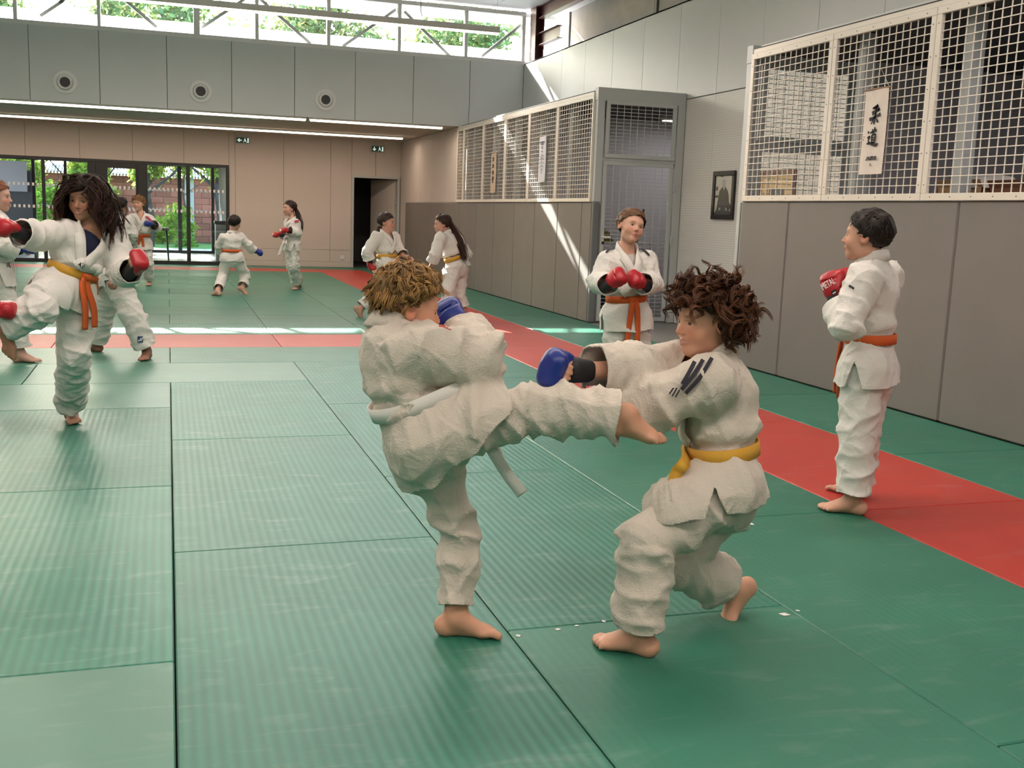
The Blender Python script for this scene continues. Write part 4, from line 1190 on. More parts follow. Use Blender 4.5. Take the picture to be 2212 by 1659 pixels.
# figure materials
def _weave(nt, b, tc):
    N, L = nt.nodes, nt.links
    v = N.new('ShaderNodeTexVoronoi'); v.inputs['Scale'].default_value = 260
    n = N.new('ShaderNodeTexNoise'); n.inputs['Scale'].default_value = 26; n.inputs['Detail'].default_value = 5
    L.new(tc.outputs['Object'], v.inputs['Vector']); L.new(tc.outputs['Object'], n.inputs['Vector'])
    m = N.new('ShaderNodeMath'); m.operation = 'MULTIPLY_ADD'; m.inputs[1].default_value = .25
    L.new(v.outputs['Distance'], m.inputs[0]); L.new(n.outputs['Fac'], m.inputs[2])
    n2 = N.new('ShaderNodeTexNoise'); n2.inputs['Scale'].default_value = 9; n2.inputs['Detail'].default_value = 3; n2.inputs['Distortion'].default_value = 1.4
    L.new(tc.outputs['Object'], n2.inputs['Vector'])
    a1 = N.new('ShaderNodeMath'); a1.operation = 'SUBTRACT'; a1.inputs[1].default_value = .5; L.new(n2.outputs['Fac'], a1.inputs[0])
    a2 = N.new('ShaderNodeMath'); a2.operation = 'ABSOLUTE'; L.new(a1.outputs[0], a2.inputs[0])
    a3 = N.new('ShaderNodeMath'); a3.operation = 'MULTIPLY_ADD'; a3.inputs[1].default_value = -2.2; L.new(a2.outputs[0], a3.inputs[0]); L.new(m.outputs[0], a3.inputs[2])
    m = a3
    bp = N.new('ShaderNodeBump'); bp.inputs['Strength'].default_value = .5; bp.inputs['Distance'].default_value = .012
    L.new(m.outputs[0], bp.inputs['Height']); L.new(bp.outputs[0], b.inputs['Normal'])
M_gi = mat('white_cotton', (0.75, 0.72, 0.68), 0.9, spec=.15, sheen=.1, extra=_weave)
M_gi_dk = mat('warm_lit_cotton', (0.62, 0.555, 0.48), 0.9, spec=.15, sheen=.1, extra=_weave)  # white cotton made darker and warmer to carry the warm front light
M_skin = mat('skin', attr='Col', rough=.55, spec=.35)
M_skin.node_tree.nodes['Principled BSDF'].inputs['Subsurface Weight'].default_value = 0.0
M_hair = mat('hair', attr='Col', rough=.5, spec=.3)
M_eye = mat('eye', attr='Col', rough=.15, spec=.6)
M_red_g = mat('red_glove_vinyl', (0.42, 0.012, 0.022), .35, bump=.1, bscale=40)
M_blue_g = mat('blue_glove_vinyl', (0.012, 0.03, 0.22), .35, bump=.1, bscale=40)
M_strap = mat('black_strap', (0.012, 0.011, 0.013), .6)
BELTS = {'orange': mat('orange_belt', (.62, .105, .018), .8, bump=.2, bscale=300), 'yellow': mat('yellow_belt', (.62, .33, .035), .8, bump=.2, bscale=300),
         'white': mat('white_belt', (.70, .68, .64), .85, bump=.2, bscale=300)}
M_navy = mat('navy_cotton', (.012, .018, .05), .85)
M_blackcloth = mat('black_stripe', (.018, .016, .028), .8)
M_redstripe = mat('red_stripe', (.45, .05, .09), .8)
M_bluepatch = mat('blue_patch', (.012, .04, .17), .7)

def PX(u, v, y):
    d = FWD + (u - IW / 2) / F_PX * RGT - (v - IH / 2) / F_PX * UPV
    t = y / d[1]
    return np.array([d[0] * t, y, CAM_H + d[2] * t])

def PZ(u, v, z):
    d = FWD + (u - IW / 2) / F_PX * RGT - (v - IH / 2) / F_PX * UPV
    t = (z - CAM_H) / d[2]
    return np.array([d[0] * t, d[1] * t, z])
class Fig: pass
BONES = {}
def hand_prims(w, tip, pn, side, s=1.0, fist=1.0):
    """w wrist, tip = direction end, pn = palm direction, side = thumb side"""
    f = nrm(tip - w); pn = nrm(pn - f * (pn @ f)); t = np.cross(f, pn); t = t if t @ side > 0 else -t
    R = np.stack([t, f, pn], 1)
    out = [Ell(w + .042 * s * f, R, np.array([.034, .046, .018]) * s, .012)]
    for i, o in enumerate((.024, .009, -.007, -.021)):
        b = w + (.078 - .004 * abs(i - 1)) * s * f + o * s * t
        L = (1, 1.1, 1.02, .82)[i] * s
        if fist > .5:
            d1, d2, d3 = nrm(.45 * f + .9 * pn), nrm(-.75 * f + .65 * pn), nrm(-1.0 * f - .25 * pn)
        else:
            d1, d2, d3 = nrm(1 * f + .35 * pn), nrm(.8 * f + .7 * pn), nrm(.45 * f + 1 * pn)
        p1 = b + d1 * .032 * L; p2 = p1 + d2 * .021 * L; p3 = p2 + d3 * .016 * L
        out += [Cap(b - f * .012 * s, b, .0092 * s, .0095 * s, .006), Cap(b, p1, .0095 * s, .0085 * s, .003), Cap(p1, p2, .0085 * s, .008 * s, .003), Cap(p2, p3, .008 * s, .007 * s, .003)]
    a = w + .026 * s * f + .026 * s * t; b = a + (.026 * f + .02 * t + .012 * pn) * s; c = b + (.026 * f - .012 * t + .018 * pn) * s
    out += [Cap(a, b, .013 * s, .0105 * s, .008), Cap(b, c, .0105 * s, .008 * s, .004)]
    return out, R
def foot_prims(A, toe, up, med, s=1.0, kd=None):
    f = nrm(toe - A); up = nrm(up - f * (up @ f)); m = np.cross(f, up); m = m if m @ med > 0 else -m
    at = lambda a, b, c: A + (a * f + b * m + c * up) * s
    R = np.stack([m, f, up], 1)
    P = [Cap(A + nrm(kd) * .05 * s, at(.0, 0, -.005), .031 * s, .034 * s, .02), Ell(at(-.036, 0, -.034), R, np.array([.028, .032, .031]) * s, .02),
         Cap(at(-.03, 0, -.045), at(.085, .004, -.05), .022 * s, .016 * s, .02), Cap(at(.01, .006, -.012), at(.085, .012, -.043), .030 * s, .020 * s, .02),
         Cap(at(.03, -.014, -.03), at(.085, -.016, -.05), .022 * s, .014 * s, .02), Ell(at(.088, .004, -.048), R, np.array([.039, .026, .016]) * s, .014)]
    for i in range(5):
        b = .027 - .0142 * i
        a0 = (.100, .104, .100, .092, .082)[i]; a1 = (.142, .140, .132, .120, .106)[i]; r = (.0125, .0095, .009, .0088, .0085)[i]
        P += [Cap(at(a0, b, -.046), at((a0 + a1) / 2, b * 1.05, -.047), r * s, r * .92 * s, .006), Cap(at((a0 + a1) / 2, b * 1.05, -.047), at(a1 - r * .6, b * 1.08, -.0535), r * .92 * s, r * s * .95, .004)]
    return P
def head_prims(h, H, s, smile=.5):
    at = lambda x, y, z: h + H @ (np.array([x, y, z]) * s)
    q = lambda *r: np.array(r) * s
    P = [Ell(at(0, -.014, .032), H, q(.076, .090, .076), .03 * s), Ell(at(0, .026, -.022), H, q(.061, .057, .072), .03 * s),
         Cap(at(-.028, .012, -.066), at(0, .056, -.083), .024 * s, .017 * s, .028 * s), Cap(at(.028, .012, -.066), at(0, .056, -.083), .024 * s, .017 * s, .028 * s),
         Ell(at(.033, .052, -.032), H, q(.025, .022, .024), .022 * s), Ell(at(-.033, .052, -.032), H, q(.025, .022, .024), .022 * s),
         Cap(at(-.034, .067, .017), at(.034, .067, .017), .010 * s, .010 * s, .018 * s),
         Ell(at(.028, .090, -.001), H, q(.015, .016, .010), .010 * s, True), Ell(at(-.028, .090, -.001), H, q(.015, .016, .010), .010 * s, True),
         Cap(at(0, .078, .004), at(0, .096, -.026), .0065 * s, .0085 * s, .008 * s), Ell(at(.0085, .088, -.031), H, q(.006, .008, .006), .006 * s), Ell(at(-.0085, .088, -.031), H, q(.006, .008, .006), .006 * s),
         Cap(at(-.019, .074, -.053 + .006 * smile), at(0, .084, -.0535), .0045 * s, .0065 * s, .007 * s), Cap(at(.019, .074, -.053 + .006 * smile), at(0, .084, -.0535), .0045 * s, .0065 * s, .007 * s),
         Cap(at(-.015, .075, -.062 + .004 * smile), at(0, .082, -.0645), .0045 * s, .0065 * s, .007 * s), Cap(at(.015, .075, -.062 + .004 * smile), at(0, .082, -.0645), .0045 * s, .0065 * s, .007 * s)]
    for sg in (1, -1):
        E = H @ np.array([[1, 0, 0], [0, .96, .28], [0, -.28, .96]]).T
        P += [Ell(at(sg * .076, -.010, -.008), E, q(.009, .019, .031), .008 * s), Ell(at(sg * .083, -.006, -.005), E, q(.007, .010, .018), .004 * s, True)]
    return P
def eye_mesh(root, h, H, s, iris):
    V0, F0 = [], []
    for j in range(9):
        for i in range(14):
            a, b = math.pi * j / 8, 2 * math.pi * i / 14
            V0.append((math.sin(a) * math.cos(b), math.cos(a), math.sin(a) * math.sin(b)))
    for j in range(8):
        for i in range(14): F0.append((j * 14 + i, (j + 1) * 14 + i, (j + 1) * 14 + (i + 1) % 14, j * 14 + (i + 1) % 14))
    V0 = np.array(V0)
    for sg in (1, -1):
        V = (V0 * (.0120, .0120, .0068) + (sg * .028, .0665, -.002)) * s
        me = np_mesh('eye', h + V @ H.T, np.array(F0)[:, ::-1])
        ang = np.degrees(np.arccos(np.clip(V0[:, 1], -1, 1)))
        set_col(me, np.where(ang[:, None] < 50, np.array(iris)[None], np.array([[.30, .27, .25]])))
        obj('eye', me, M_eye, root)

HAIRC = np.array([0, -.014, .032]); HAIRR = np.array([.076, .090, .076])
def hairline(q, front, nape, side=0.0):
    """negative where hair grows; q in head units"""
    x, y, z = q.T
    f = (y - (front + 1.05 * (z - .048))) * .7 + np.abs(x) * .10
    lim = np.interp(z, [-.03, -.012, .012, .034], np.array([-.038, -.012, .012, .032]) + side)
    f = np.where(z < .034, np.maximum(f, y - lim), f)
    return np.maximum(f, nape - z)
def locks(h, H, s, rg, N, length, r0=.008, curl=0.0, curl_n=2.0, lift=.25, grav=.0, front=.045, nape=-.06, vol=.006, steps=9, whorl=(0, -.62, .75),
          sway=(0, 0, 0), base=(.1, .05, .02), var=.35, tip=1.2, jitter=.35, part=None, flat=.55, minz=-.2, back=None, wave=0.0, wave_n=1.2, face=False, M=1, spread=.008, fine=.0019, side=0.0):
    d = rg.normal(size=(N * 8, 3)); d /= np.linalg.norm(d, axis=1)[:, None]
    root = HAIRC + d * HAIRR * 1.0
    ok = (hairline(root, front, nape, side) < 0) & (root[:, 2] > minz)
    d, root = d[ok][:N], root[ok][:N]; N = len(d)
    n = d / HAIRR; n /= np.linalg.norm(n, axis=1)[:, None]
    wh = nrm(whorl)
    t = d - wh * (d @ wh)[:, None]
    if part is not None:
        t = np.stack([np.sign(d[:, 0] - part) * .9, -.25 + 0 * d[:, 0], -.35 + 0 * d[:, 0]], 1)
    t = t - n * (t * n).sum(1)[:, None]; t += rg.normal(size=t.shape) * jitter * .5; t = t - n * (t * n).sum(1)[:, None]
    t /= np.linalg.norm(t, axis=1)[:, None] + 1e-9
    Gd = H.T @ np.array([0, 0, -1.0]); Sw = H.T @ np.array(sway, float)
    if back is not None: t = t * .3 + nrm(back) * 1.0; t = t - n * (t * n).sum(1)[:, None]; t /= np.linalg.norm(t, axis=1)[:, None] + 1e-9
    ln = length * rg.uniform(.65, 1.15, N)
    p = root + n * (.001 + vol * rg.uniform(.2, 1, N)[:, None])
    dirv = t * math.cos(lift) + n * math.sin(lift)
    path = [p]
    for i in range(steps - 1):
        dirv = dirv + Gd * grav + Sw * (i / steps) + rg.normal(size=p.shape) * jitter * .12
        dirv /= np.linalg.norm(dirv, axis=1)[:, None]
        p = p + dirv * (ln / (steps - 1))[:, None]
        e = (p - HAIRC) / (HAIRR + .004 + vol * .3); k = np.linalg.norm(e, axis=1)
        inside = k < 1
        p = np.where(inside[:, None], HAIRC + (p - HAIRC) / np.maximum(k, .2)[:, None], p)
        path.append(p)
    C = np.stack(path, 1)                         # N, steps, 3
    if wave > 0:
        T = np.gradient(C, axis=1); T /= np.linalg.norm(T, axis=2)[..., None] + 1e-9
        O = nrm_rows((C - HAIRC).reshape(-1, 3)).reshape(C.shape)
        S_ = np.cross(T, O); S_ /= np.linalg.norm(S_, axis=2)[..., None] + 1e-9
        tt = np.linspace(0, 1, steps)
        ph = rg.uniform(0, 1.2, (N, 1)) + 3.0 * root[:, :1] / .07
        w_ = wave * np.minimum(1, tt * 2.5)[None] * np.sin(ph + wave_n * 6.28 * tt[None])
        w2 = .5 * wave * np.minimum(1, tt * 2.5)[None] * np.cos(ph + wave_n * 6.28 * tt[None])
        C = C + S_ * w_[..., None] + O * np.maximum(w2, -.003)[..., None]
    if face:
        sd = np.where(root[:, 0] > (part or 0) * .07, 1.0, -1.0)[:, None]
        lim_ = np.clip((.062 - C[..., 2]) / .03, 0, 1) * .066
        inf = (C[..., 1] > -.02) & (C[..., 2] < .062)
        C[..., 0] = np.where(inf & (C[..., 0] * sd < lim_), sd * (lim_ + .004 * np.sin(40 * C[..., 2])), C[..., 0])
    if curl > 0:
        T = C[:, -1] - C[:, 0]; T /= np.linalg.norm(T, axis=1)[:, None] + 1e-9
        e1 = np.cross(T, rg.normal(size=T.shape)); e1 /= np.linalg.norm(e1, axis=1)[:, None] + 1e-9; e2 = np.cross(T, e1)
        ph = rg.uniform(0, 6.28, N)
        for i in range(steps):
            a = ph + curl_n * 6.28 * i / (steps - 1); w = curl * min(1, i / (steps * .35)) * (1 + .3 * np.sin(ph))
            C[:, i] += e1 * (np.cos(a) * w)[:, None] + e2 * (np.sin(a) * w)[:, None]
        e = (C - HAIRC) / (HAIRR + .002); k = np.linalg.norm(e, axis=2)
        C = np.where((k < 1)[..., None], HAIRC + (C - HAIRC) / np.maximum(k, .2)[..., None], C)
    shade = None
    if M > 1:
        tt = np.linspace(0, 1, steps)
        off = rg.normal(size=(N, M, 3)); off /= np.linalg.norm(off, axis=2)[..., None]; off *= spread * rg.uniform(.2, 1, (N, M, 1)) ** .5
        env = (1.0 - .55 * tt) + .25 * np.sin(3 * tt)
        wob = 1 + .25 * np.sin(rg.uniform(0, 6.28, (N, M, 1)) + 5 * tt[None, None])
        C = (C[:, None] + off[:, :, None] * (env[None, None] * wob)[..., None]).reshape(N * M, steps, 3)
        e = (C - HAIRC) / (HAIRR + .002); k = np.linalg.norm(e, axis=2)
        C = np.where((k < 1)[..., None], HAIRC + (C - HAIRC) / np.maximum(k, .2)[..., None], C)
        shade = np.repeat(rg.uniform(1 - var, 1 + var, N), M) * rg.uniform(.8, 1.2, N * M)
        return tube_bundle(h + (C * s) @ H.T, rg, fine * s, base, var, tip, .8, h, 3, shade)
    return tube_bundle(h + (C * s) @ H.T, rg, r0 * s, base, var, tip, flat, h)
def tube_bundle(C, rg, r0, base, var, tip, flat=.55, centre=None, K=5, shade=None):
    N, steps, _ = C.shape
    T = np.gradient(C, axis=1); T /= np.linalg.norm(T, axis=2)[..., None] + 1e-9
    O = C - (centre if centre is not None else C.mean((0, 1)))
    S = np.cross(T, O); S /= np.linalg.norm(S, axis=2)[..., None] + 1e-9
    U = np.cross(S, T)
    tt = np.linspace(0, 1, steps)
    prof = np.clip(np.minimum(.55 + 2.5 * tt, 1.15 * (1 - tt) ** .6 + .06), .05, 1)
    R = r0 * rg.uniform(.6, 1.25, (N, 1)) * prof[None]
    ring = []
    for k in range(K):
        a = 2 * math.pi * k / K
        ring.append(C + S * (R * math.cos(a))[..., None] + U * (R * flat * math.sin(a))[..., None])
    V = np.stack(ring, 2).reshape(-1, 3)
    idx = np.arange(N * steps * K).reshape(N, steps, K)
    a, b = idx[:, :-1], idx[:, 1:]
    F_ = np.stack([a, np.roll(a, -1, 2), np.roll(b, -1, 2), b], -1).reshape(-1, 4)
    col = np.array(base)[None, None] * (rg.uniform(1 - var, 1 + var, (N, 1, 1)) if shade is None else shade[:, None, None]) * (1 + (tip - 1) * tt[None, :, None])
    col = np.repeat(col[:, :, None], K, 2).reshape(-1, 3)
    return V, F_, col
def hair_cap(h, H, s, thick, front, nape, vox, base, rg, lump=.004, side=0.0):
    sh = Shape().add(Ell(HAIRC, np.eye(3), HAIRR + thick, .01))
    w = rg.normal(size=(5, 3)) * 70; ph = rg.uniform(0, 6, 5)
    V, Q = sh.mesh(vox / s)
    V = V + nrm_rows(V - HAIRC) * (lump * sum(np.sin(V @ w[i] + ph[i]) for i in range(5)) / 2.5)[:, None]
    s_ = hairline(V, front, nape, side) + .0025 * np.sin(V[:, 0] * 260) + .002 * np.sin(V[:, 2] * 310)
    V, T = clip_mesh(V, tris(Q), s_)
    return h + (V * s) @ H.T, T, np.repeat(np.array(base)[None] * .75, len(V), 0)  # cap colour darkened to stand in for shade beneath the strands
def nrm_rows(A): return A / (np.linalg.norm(A, axis=1)[:, None] + 1e-9)
def join_parts(parts):
    V, F_, C = [], [], []
    o = 0
    for v, f, c in parts:
        V.append(v); C.append(c)
        f = np.asarray(f)
        if f.shape[1] == 3: f = np.concatenate([f, f[:, 2:3]], 1)
        F_.append(f + o); o += len(v)
    V = np.concatenate(V); C = np.concatenate(C); F_ = np.concatenate(F_)
    F_ = np.concatenate([F_[:, [0, 1, 2]], F_[F_[:, 2] != F_[:, 3]][:, [0, 2, 3]]])
    me = np_mesh('hair', V, F_)
    set_col(me, C)
    return me

def limb_of(V, segs):
    return np.argmin(np.stack([Cap(a, b + nrm(b - a) * (.06 if i < 2 else 0), 0, 0)(V) for i, (a, b) in enumerate(segs)]), 0)
def person(y0, J, head, hfwd, hup, label, s=1.0, res=.006, belt='orange', belt2=None, gloves=None, hair=None, skin=(.58, .33, .23), seed=1, rs=.072, rc=.078, rt=.085, rk=.078, ra=.08,
           cutL=.84, cutR=.84, cufL=.88, cufR=.88, hem=.21, lap=True, gi=None, smile=.6, tee=None, iris=(.06, .035, .02), waist=.30, palmL=None, palmR=None, extra_j=(), jw=1.0, medL=None, medR=None,
           toeupL=None, toeupR=None, fistL=1, fistR=1, tails=True, foldamp=.0095, knot=None, flat='LR', slit=True, hemdir=None, neckr=1.0, hand_s=1.0, legr=None, thc=.028, vd=.16, skdir=None, vwd=.056):
    rg = np.random.default_rng(seed)
    gi = gi or M_gi
    j = {k: PX(v[0], v[1], y0 + (v[2] if len(v) > 2 else 0)) for k, v in J.items()}
    h = PX(head[0], head[1], y0 + (head[2] if len(head) > 2 else 0))
    for q in flat:
        j['an' + q] = PZ(*J['an' + q][:2], .066 * s); j['toe' + q] = PZ(*J['toe' + q][:2], .02 * s); j['toe' + q][2] = .066 * s
    hf = nrm(hfwd); hu = nrm(np.asarray(hup, float) - hf * (np.asarray(hup, float) @ hf)); hr = np.cross(hf, hu)
    H = np.stack([hr, hf, hu], 1)
    pel = (j['hipL'] + j['hipR']) / 2; nk = j['neck']
    shc = (j['shL'] + j['shR']) / 2
    wj = j.get('wst')
    U = nrm(nk - (wj if wj is not None else pel))
    X = j['hipR'] - j['hipL']; X = nrm(X - U * (X @ U)); Fr = np.cross(U, X)
    Xc = j['shR'] - j['shL']; Xc = nrm(Xc - U * (Xc @ U)); Fc = np.cross(U, Xc)
    TL = np.linalg.norm(nk - pel)
    wst = wj if wj is not None else pel + U * TL * waist
    Ub = nrm(U + nrm(wst - pel) * 1.2)
    Xb = nrm(X - Ub * (X @ Ub)); Fb = np.cross(Ub, Xb)
    Xw = nrm(X * (1 - waist) + Xc * waist); Fw = np.cross(U, Xw)
    chest = nk - U * TL * .28 * (.85 if wj is not None else 1)
    minz = min(p[2] for p in list(j.values()))
    loc = (pel[0], pel[1], 0.0)
    root = empty('person', loc, label=label, category='person', group='children practising on the mats')
    # ---- body
    B = Shape()
    B.add(*head_prims(h, H, s, smile))
    B.add(Cap(h + H @ (np.array([0, -.018, -.05]) * s), nk, .040 * s * neckr, .046 * s * neckr, .02))
    B.add(ECap(pel, wst, X, (.115 * s, .088 * s), (.10 * s, .080 * s)), ECap(wst, chest, Xw, (.10 * s, .080 * s), (.125 * s, .088 * s)), Cap(j['shL'], j['shR'], .045 * s, .045 * s, .03), Cap(nk, chest, .05 * s, .08 * s, .03))
    for q, sg in (('L', -1), ('R', 1)):
        B.add(Cap(j['sh' + q], j['el' + q], .040 * s, .033 * s, .02), Cap(j['el' + q], j['wr' + q], .032 * s, .024 * s, .015))
        pn = {'L': palmL, 'R': palmR}[q]
        pn = np.array(pn if pn is not None else (0, 0, -1), float)
        f = nrm(j['ha' + q] - j['wr' + q])
        side = np.cross(f, pn) * (-1 if q == 'L' else 1)          # right hand: palm down, thumb to the left
        side = -side
        pr, Rh = hand_prims(j['wr' + q], j['ha' + q], pn, side, s * hand_s, {'L': fistL, 'R': fistR}[q])
        B.add(*pr); j['Rh' + q] = Rh
        B.add(Cap(j['hip' + q], j['kn' + q], .06 * s, .040 * s, .02), Cap(j['kn' + q], j['an' + q], .038 * s, .030 * s, .02))
        med = {'L': medL, 'R': medR}[q]
        ft = nrm(j['toe' + q] - j['an' + q])
        up = {'L': toeupL, 'R': toeupR}[q]
        up = np.array(up if up is not None else (0, 0, 1), float)
        med = np.array(med, float) if med is not None else np.cross(ft, np.array([0, 0, 1.])) * (1 if q == 'L' else -1)
        B.add(*foot_prims(j['an' + q], j['toe' + q], up, med, s, j['kn' + q] - j['an' + q]))
    V, Q = B.mesh(res)
    me = np_mesh('body', V, Q)
    L = (V - h) @ H / s
    col = np.repeat(np.array(skin, float)[None], len(V), 0)
    g = lambda c, r, w=1: np.exp(-(((L - np.array(c)) / np.array(r)) ** 2).sum(1)) * w
    rosy = np.clip(g((.036, .062, -.028), (.022, .03, .02)) + g((-.036, .062, -.028), (.022, .03, .02)) + g((0, .095, -.028), (.012, .012, .012)) + g((.08, -.01, -.01), (.012, .03, .035)) + g((-.08, -.01, -.01), (.012, .03, .035)), 0, 1)[:, None]
    col = col * (1 - rosy * np.array([.02, .28, .30]))
    lips = np.clip(g((0, .083, -.053), (.022, .02, .0055)) + g((0, .082, -.064), (.018, .02, .005)), 0, 1)[:, None]
    col = col * (1 - lips) + lips * np.array([.42, .13, .11])
    mouth = np.clip(g((0, .082, -.0585), (.013, .016, .0024), 1.2), 0, 1)[:, None]
    col = col * (1 - mouth) + mouth * (np.array([.62, .55, .48]) if smile > .8 else np.array([.10, .03, .025]))
    hb = np.array((hair or {}).get('base', (.1, .06, .03)))
    for sg in (1, -1):
        bw = np.clip(g((sg * .029, .078, .019), (.017, .02, .0038), 1.2), 0, 1)[:, None]
        col = col * (1 - bw * .85) + bw * .85 * hb
        ld = np.clip(g((sg * .028, .078, .0075), (.014, .02, .0025), 1.0), 0, 1)[:, None]
        col = col * (1 - ld * .75) + ld * .75 * np.array([.05, .03, .02])
    set_col(me, col)
    bodyo = child_at(obj('body', me, M_skin), root)
    if res < .0095: eye_mesh(bodyo, h, H, s, iris)
    # ---- trousers
    T_ = Shape().add(Ell(pel - U * .01, np.stack([X, Fr, U], 1), np.array([.142, .112, .13]) * s * jw, .03), ECap(pel, wst, X, (.13 * s, .10 * s), (.118 * s, .092 * s)))
    for q in 'LR':
        t_, k_, a_ = (legr or {}).get(q, (rt, rk, ra))
        T_.add(Cap(j['hip' + q], j['kn' + q], (t_ + .008) * s, k_ * s, .02), Cap(j['kn' + q], j['an' + q] + nrm(j['an' + q] - j['kn' + q]) * .05, k_ * s, a_ * s, .012))
    vx = max(res * 1.2, .0072)
    V, Q = T_.mesh(vx); V = smooth_mesh(V, Q, 1)
    V = crease(V, Q, seed + 11, foldamp, [(j['hip' + q], j['kn' + q], .8, .9, .075) for q in 'LR'] + [(j['kn' + q], j['an' + q], .9, .8, .075) for q in 'LR'] + [(pel, wst, .2, .2, .08)])
    segs = [(j['knL'], j['anL']), (j['knR'], j['anR']), (j['hipL'], j['knL']), (j['hipR'], j['knR'])]
    sf = np.full(len(V), -1.0)
    for q, cu in (('L', cutL), ('R', cutR)):
        a, b = j['kn' + q], j['an' + q]; ab = b - a; Ln = np.linalg.norm(ab); d = ab / Ln
        t = (V - a) @ d; rad = np.linalg.norm(V - a - np.outer(t, d), axis=1)
        other = 'R' if q == 'L' else 'L'
        near = (rad < .15 * s) & (t > .45 * Ln) & (limb_of(V, segs) == ('L', 'R').index(q))
        sf = np.where(near, np.maximum(sf, t - cu * Ln - .006 * np.sin(2 * np.arctan2((V - a) @ np.cross(d, U), (V - a) @ np.cross(d, np.cross(d, U))) + seed)), sf)
    V, T = clip_mesh(V, tris(Q), sf)
    tr = obj('trousers', np_mesh('trousers', V, T), gi); child_at(tr, root)
    if res < .0075: md = tr.modifiers.new('cloth', 'SOLIDIFY'); md.thickness = .005; md.offset = -1
    # ---- jacket
    K = Shape()
    K.add(ECap(wst, chest, Xw, (.116 * s * jw, .092 * s * jw), (.146 * s * jw, .110 * s * jw)), Ell(wst + U * .062 * s, np.stack([Xw, Fw, U], 1), np.array([.146, .116, .058]) * s * jw, .03), Cap(j['shL'], j['shR'], .066 * s, .066 * s, .04), Cap(nk - U * .01, chest, .062 * s, .10 * s, .04))
    tors = Shape().add(*K.p)
    hd = nrm(hemdir) if hemdir is not None else (-U if wj is None else nrm(pel - wst))
    sd_ = nrm(skdir) if skdir is not None else hd
    hp = wst + sd_ * (hem + .12)
    SK = ECap(wst + sd_ * .035, hp, X, (.128 * s * jw, .104 * s * jw), (.185 * s * jw, .160 * s * jw), .02)
    K.add(SK); tors.add(SK)
    if skdir is not None: K.add(Ell(pel - U * .01, np.stack([X, Fr, U], 1), np.array([.152, .125, .14]) * s, .03))
    for q in 'LR':
        th = nrm(j['kn' + q] - j['hip' + q])
        c_ = Cap(j['hip' + q], j['hip' + q] + th * .16, (rt + thc) * s, (rt + thc) * s, .03)
        K.add(c_); tors.add(c_)
        a, e, w = j['sh' + q], j['el' + q], j['wr' + q]
        K.add(Cap(a, e, (rs + .004) * s, rs * s, .03), Cap(e, w + nrm(w - e) * .04, rs * s, rc * s, .015))
    for q in extra_j: K.add(Cap(*q))
    V, Q = K.mesh(vx); V = smooth_mesh(V, Q, 1)
    V = crease(V, Q, seed + 23, foldamp, [(j['sh' + q], j['el' + q], .5, 1.0, .065) for q in 'LR'] + [(j['el' + q], j['wr' + q], 1.0, .6, .065) for q in 'LR'] + [(wst, nk, .9, .1, .10), (wst, hp, .2, .2, .12)], drape=U)
    sega = [(j['elL'], j['wrL']), (j['elR'], j['wrR']), (j['shL'], j['elL']), (j['shR'], j['elR'])]
    sf = np.full(len(V), -1.0)
    for q, cu in (('L', cufL), ('R', cufR)):
        a, b = j['el' + q], j['wr' + q]; ab = b - a; Ln = np.linalg.norm(ab); d = ab / Ln
        t = (V - a) @ d; rad = np.linalg.norm(V - a - np.outer(t, d), axis=1)
        near = (rad < .14 * s) & (t > .35 * Ln) & (limb_of(V, sega) == ('L', 'R').index(q))
        sf = np.where(near, np.maximum(sf, t - cu * Ln), sf)
    hz = (V - wst) @ hd
    lat, dep = (V - wst) @ X, (V - wst) @ Fr
    arm = np.zeros(len(V), bool)
    for q in 'LR':
        for a, b in ((j['sh' + q], j['el' + q]), (j['el' + q], j['wr' + q])):
            c_ = Cap(a, b, rs * s + .02, rc * s + .02); arm |= (c_(V) < 0) & (hz < hem * .85 + .0) & (np.abs(hz) > -1) & (K.p[0](V) > .0)
    skv = (~arm) & (hz > .02)
    hemf = hz - hem + .006 * np.sin(dep * 40 + lat * 25)
    sf = np.where(skv, np.maximum(sf, hemf), sf)
    if slit:
        sl = .34 * (hz - hem * .42) - np.abs(dep - .012)
        sf = np.where(skv & (np.abs(lat) > .07 * s), np.maximum(sf, sl), sf)
    vh = (V - nk) @ U; dpc = (V - nk) @ Fc; ltc = (V - nk) @ Xc
    vw = np.clip((vh + vd * s) / (vd * s), 0, 1.2) * vwd * s
    inarm = np.zeros(len(V), bool)
    for q in 'LR':
        a_, e_, w_ = j['sh' + q], j['el' + q], j['wr' + q]
        m_ = a_ + (e_ - a_) * .30
        inarm |= (Cap(m_, e_, rs * s + .012, rs * s + .012)(V) < 0) | (Cap(e_, w_, rc * s + .012, rc * s + .012)(V) < 0)
    sf = np.where((~inarm) & (dpc > -.01) & (vh > -(vd + .01) * s) & (vh < .1), np.maximum(sf, vw - np.abs(ltc)), sf)
    ra_ = np.sqrt(ltc ** 2 + (dpc - .005) ** 2)
    sf = np.where((vh > -.03) & (ra_ < .12), np.maximum(sf, .052 * s - ra_), sf)
    V, T = clip_mesh(V, tris(Q), sf)
    jk = obj('jacket', np_mesh('jacket', V, T), gi); child_at(jk, root)
    if res < .0075: md = jk.modifiers.new('cloth', 'SOLIDIFY'); md.thickness = .006; md.offset = -1
    # ---- lapels (collar band)
    def onto(pts, off):
        p = tors.snap(pts, off, 5); return p
    f3 = lambda la, de, up_: nk + Xc * la * s + Fc * de * s + U * up_ * s
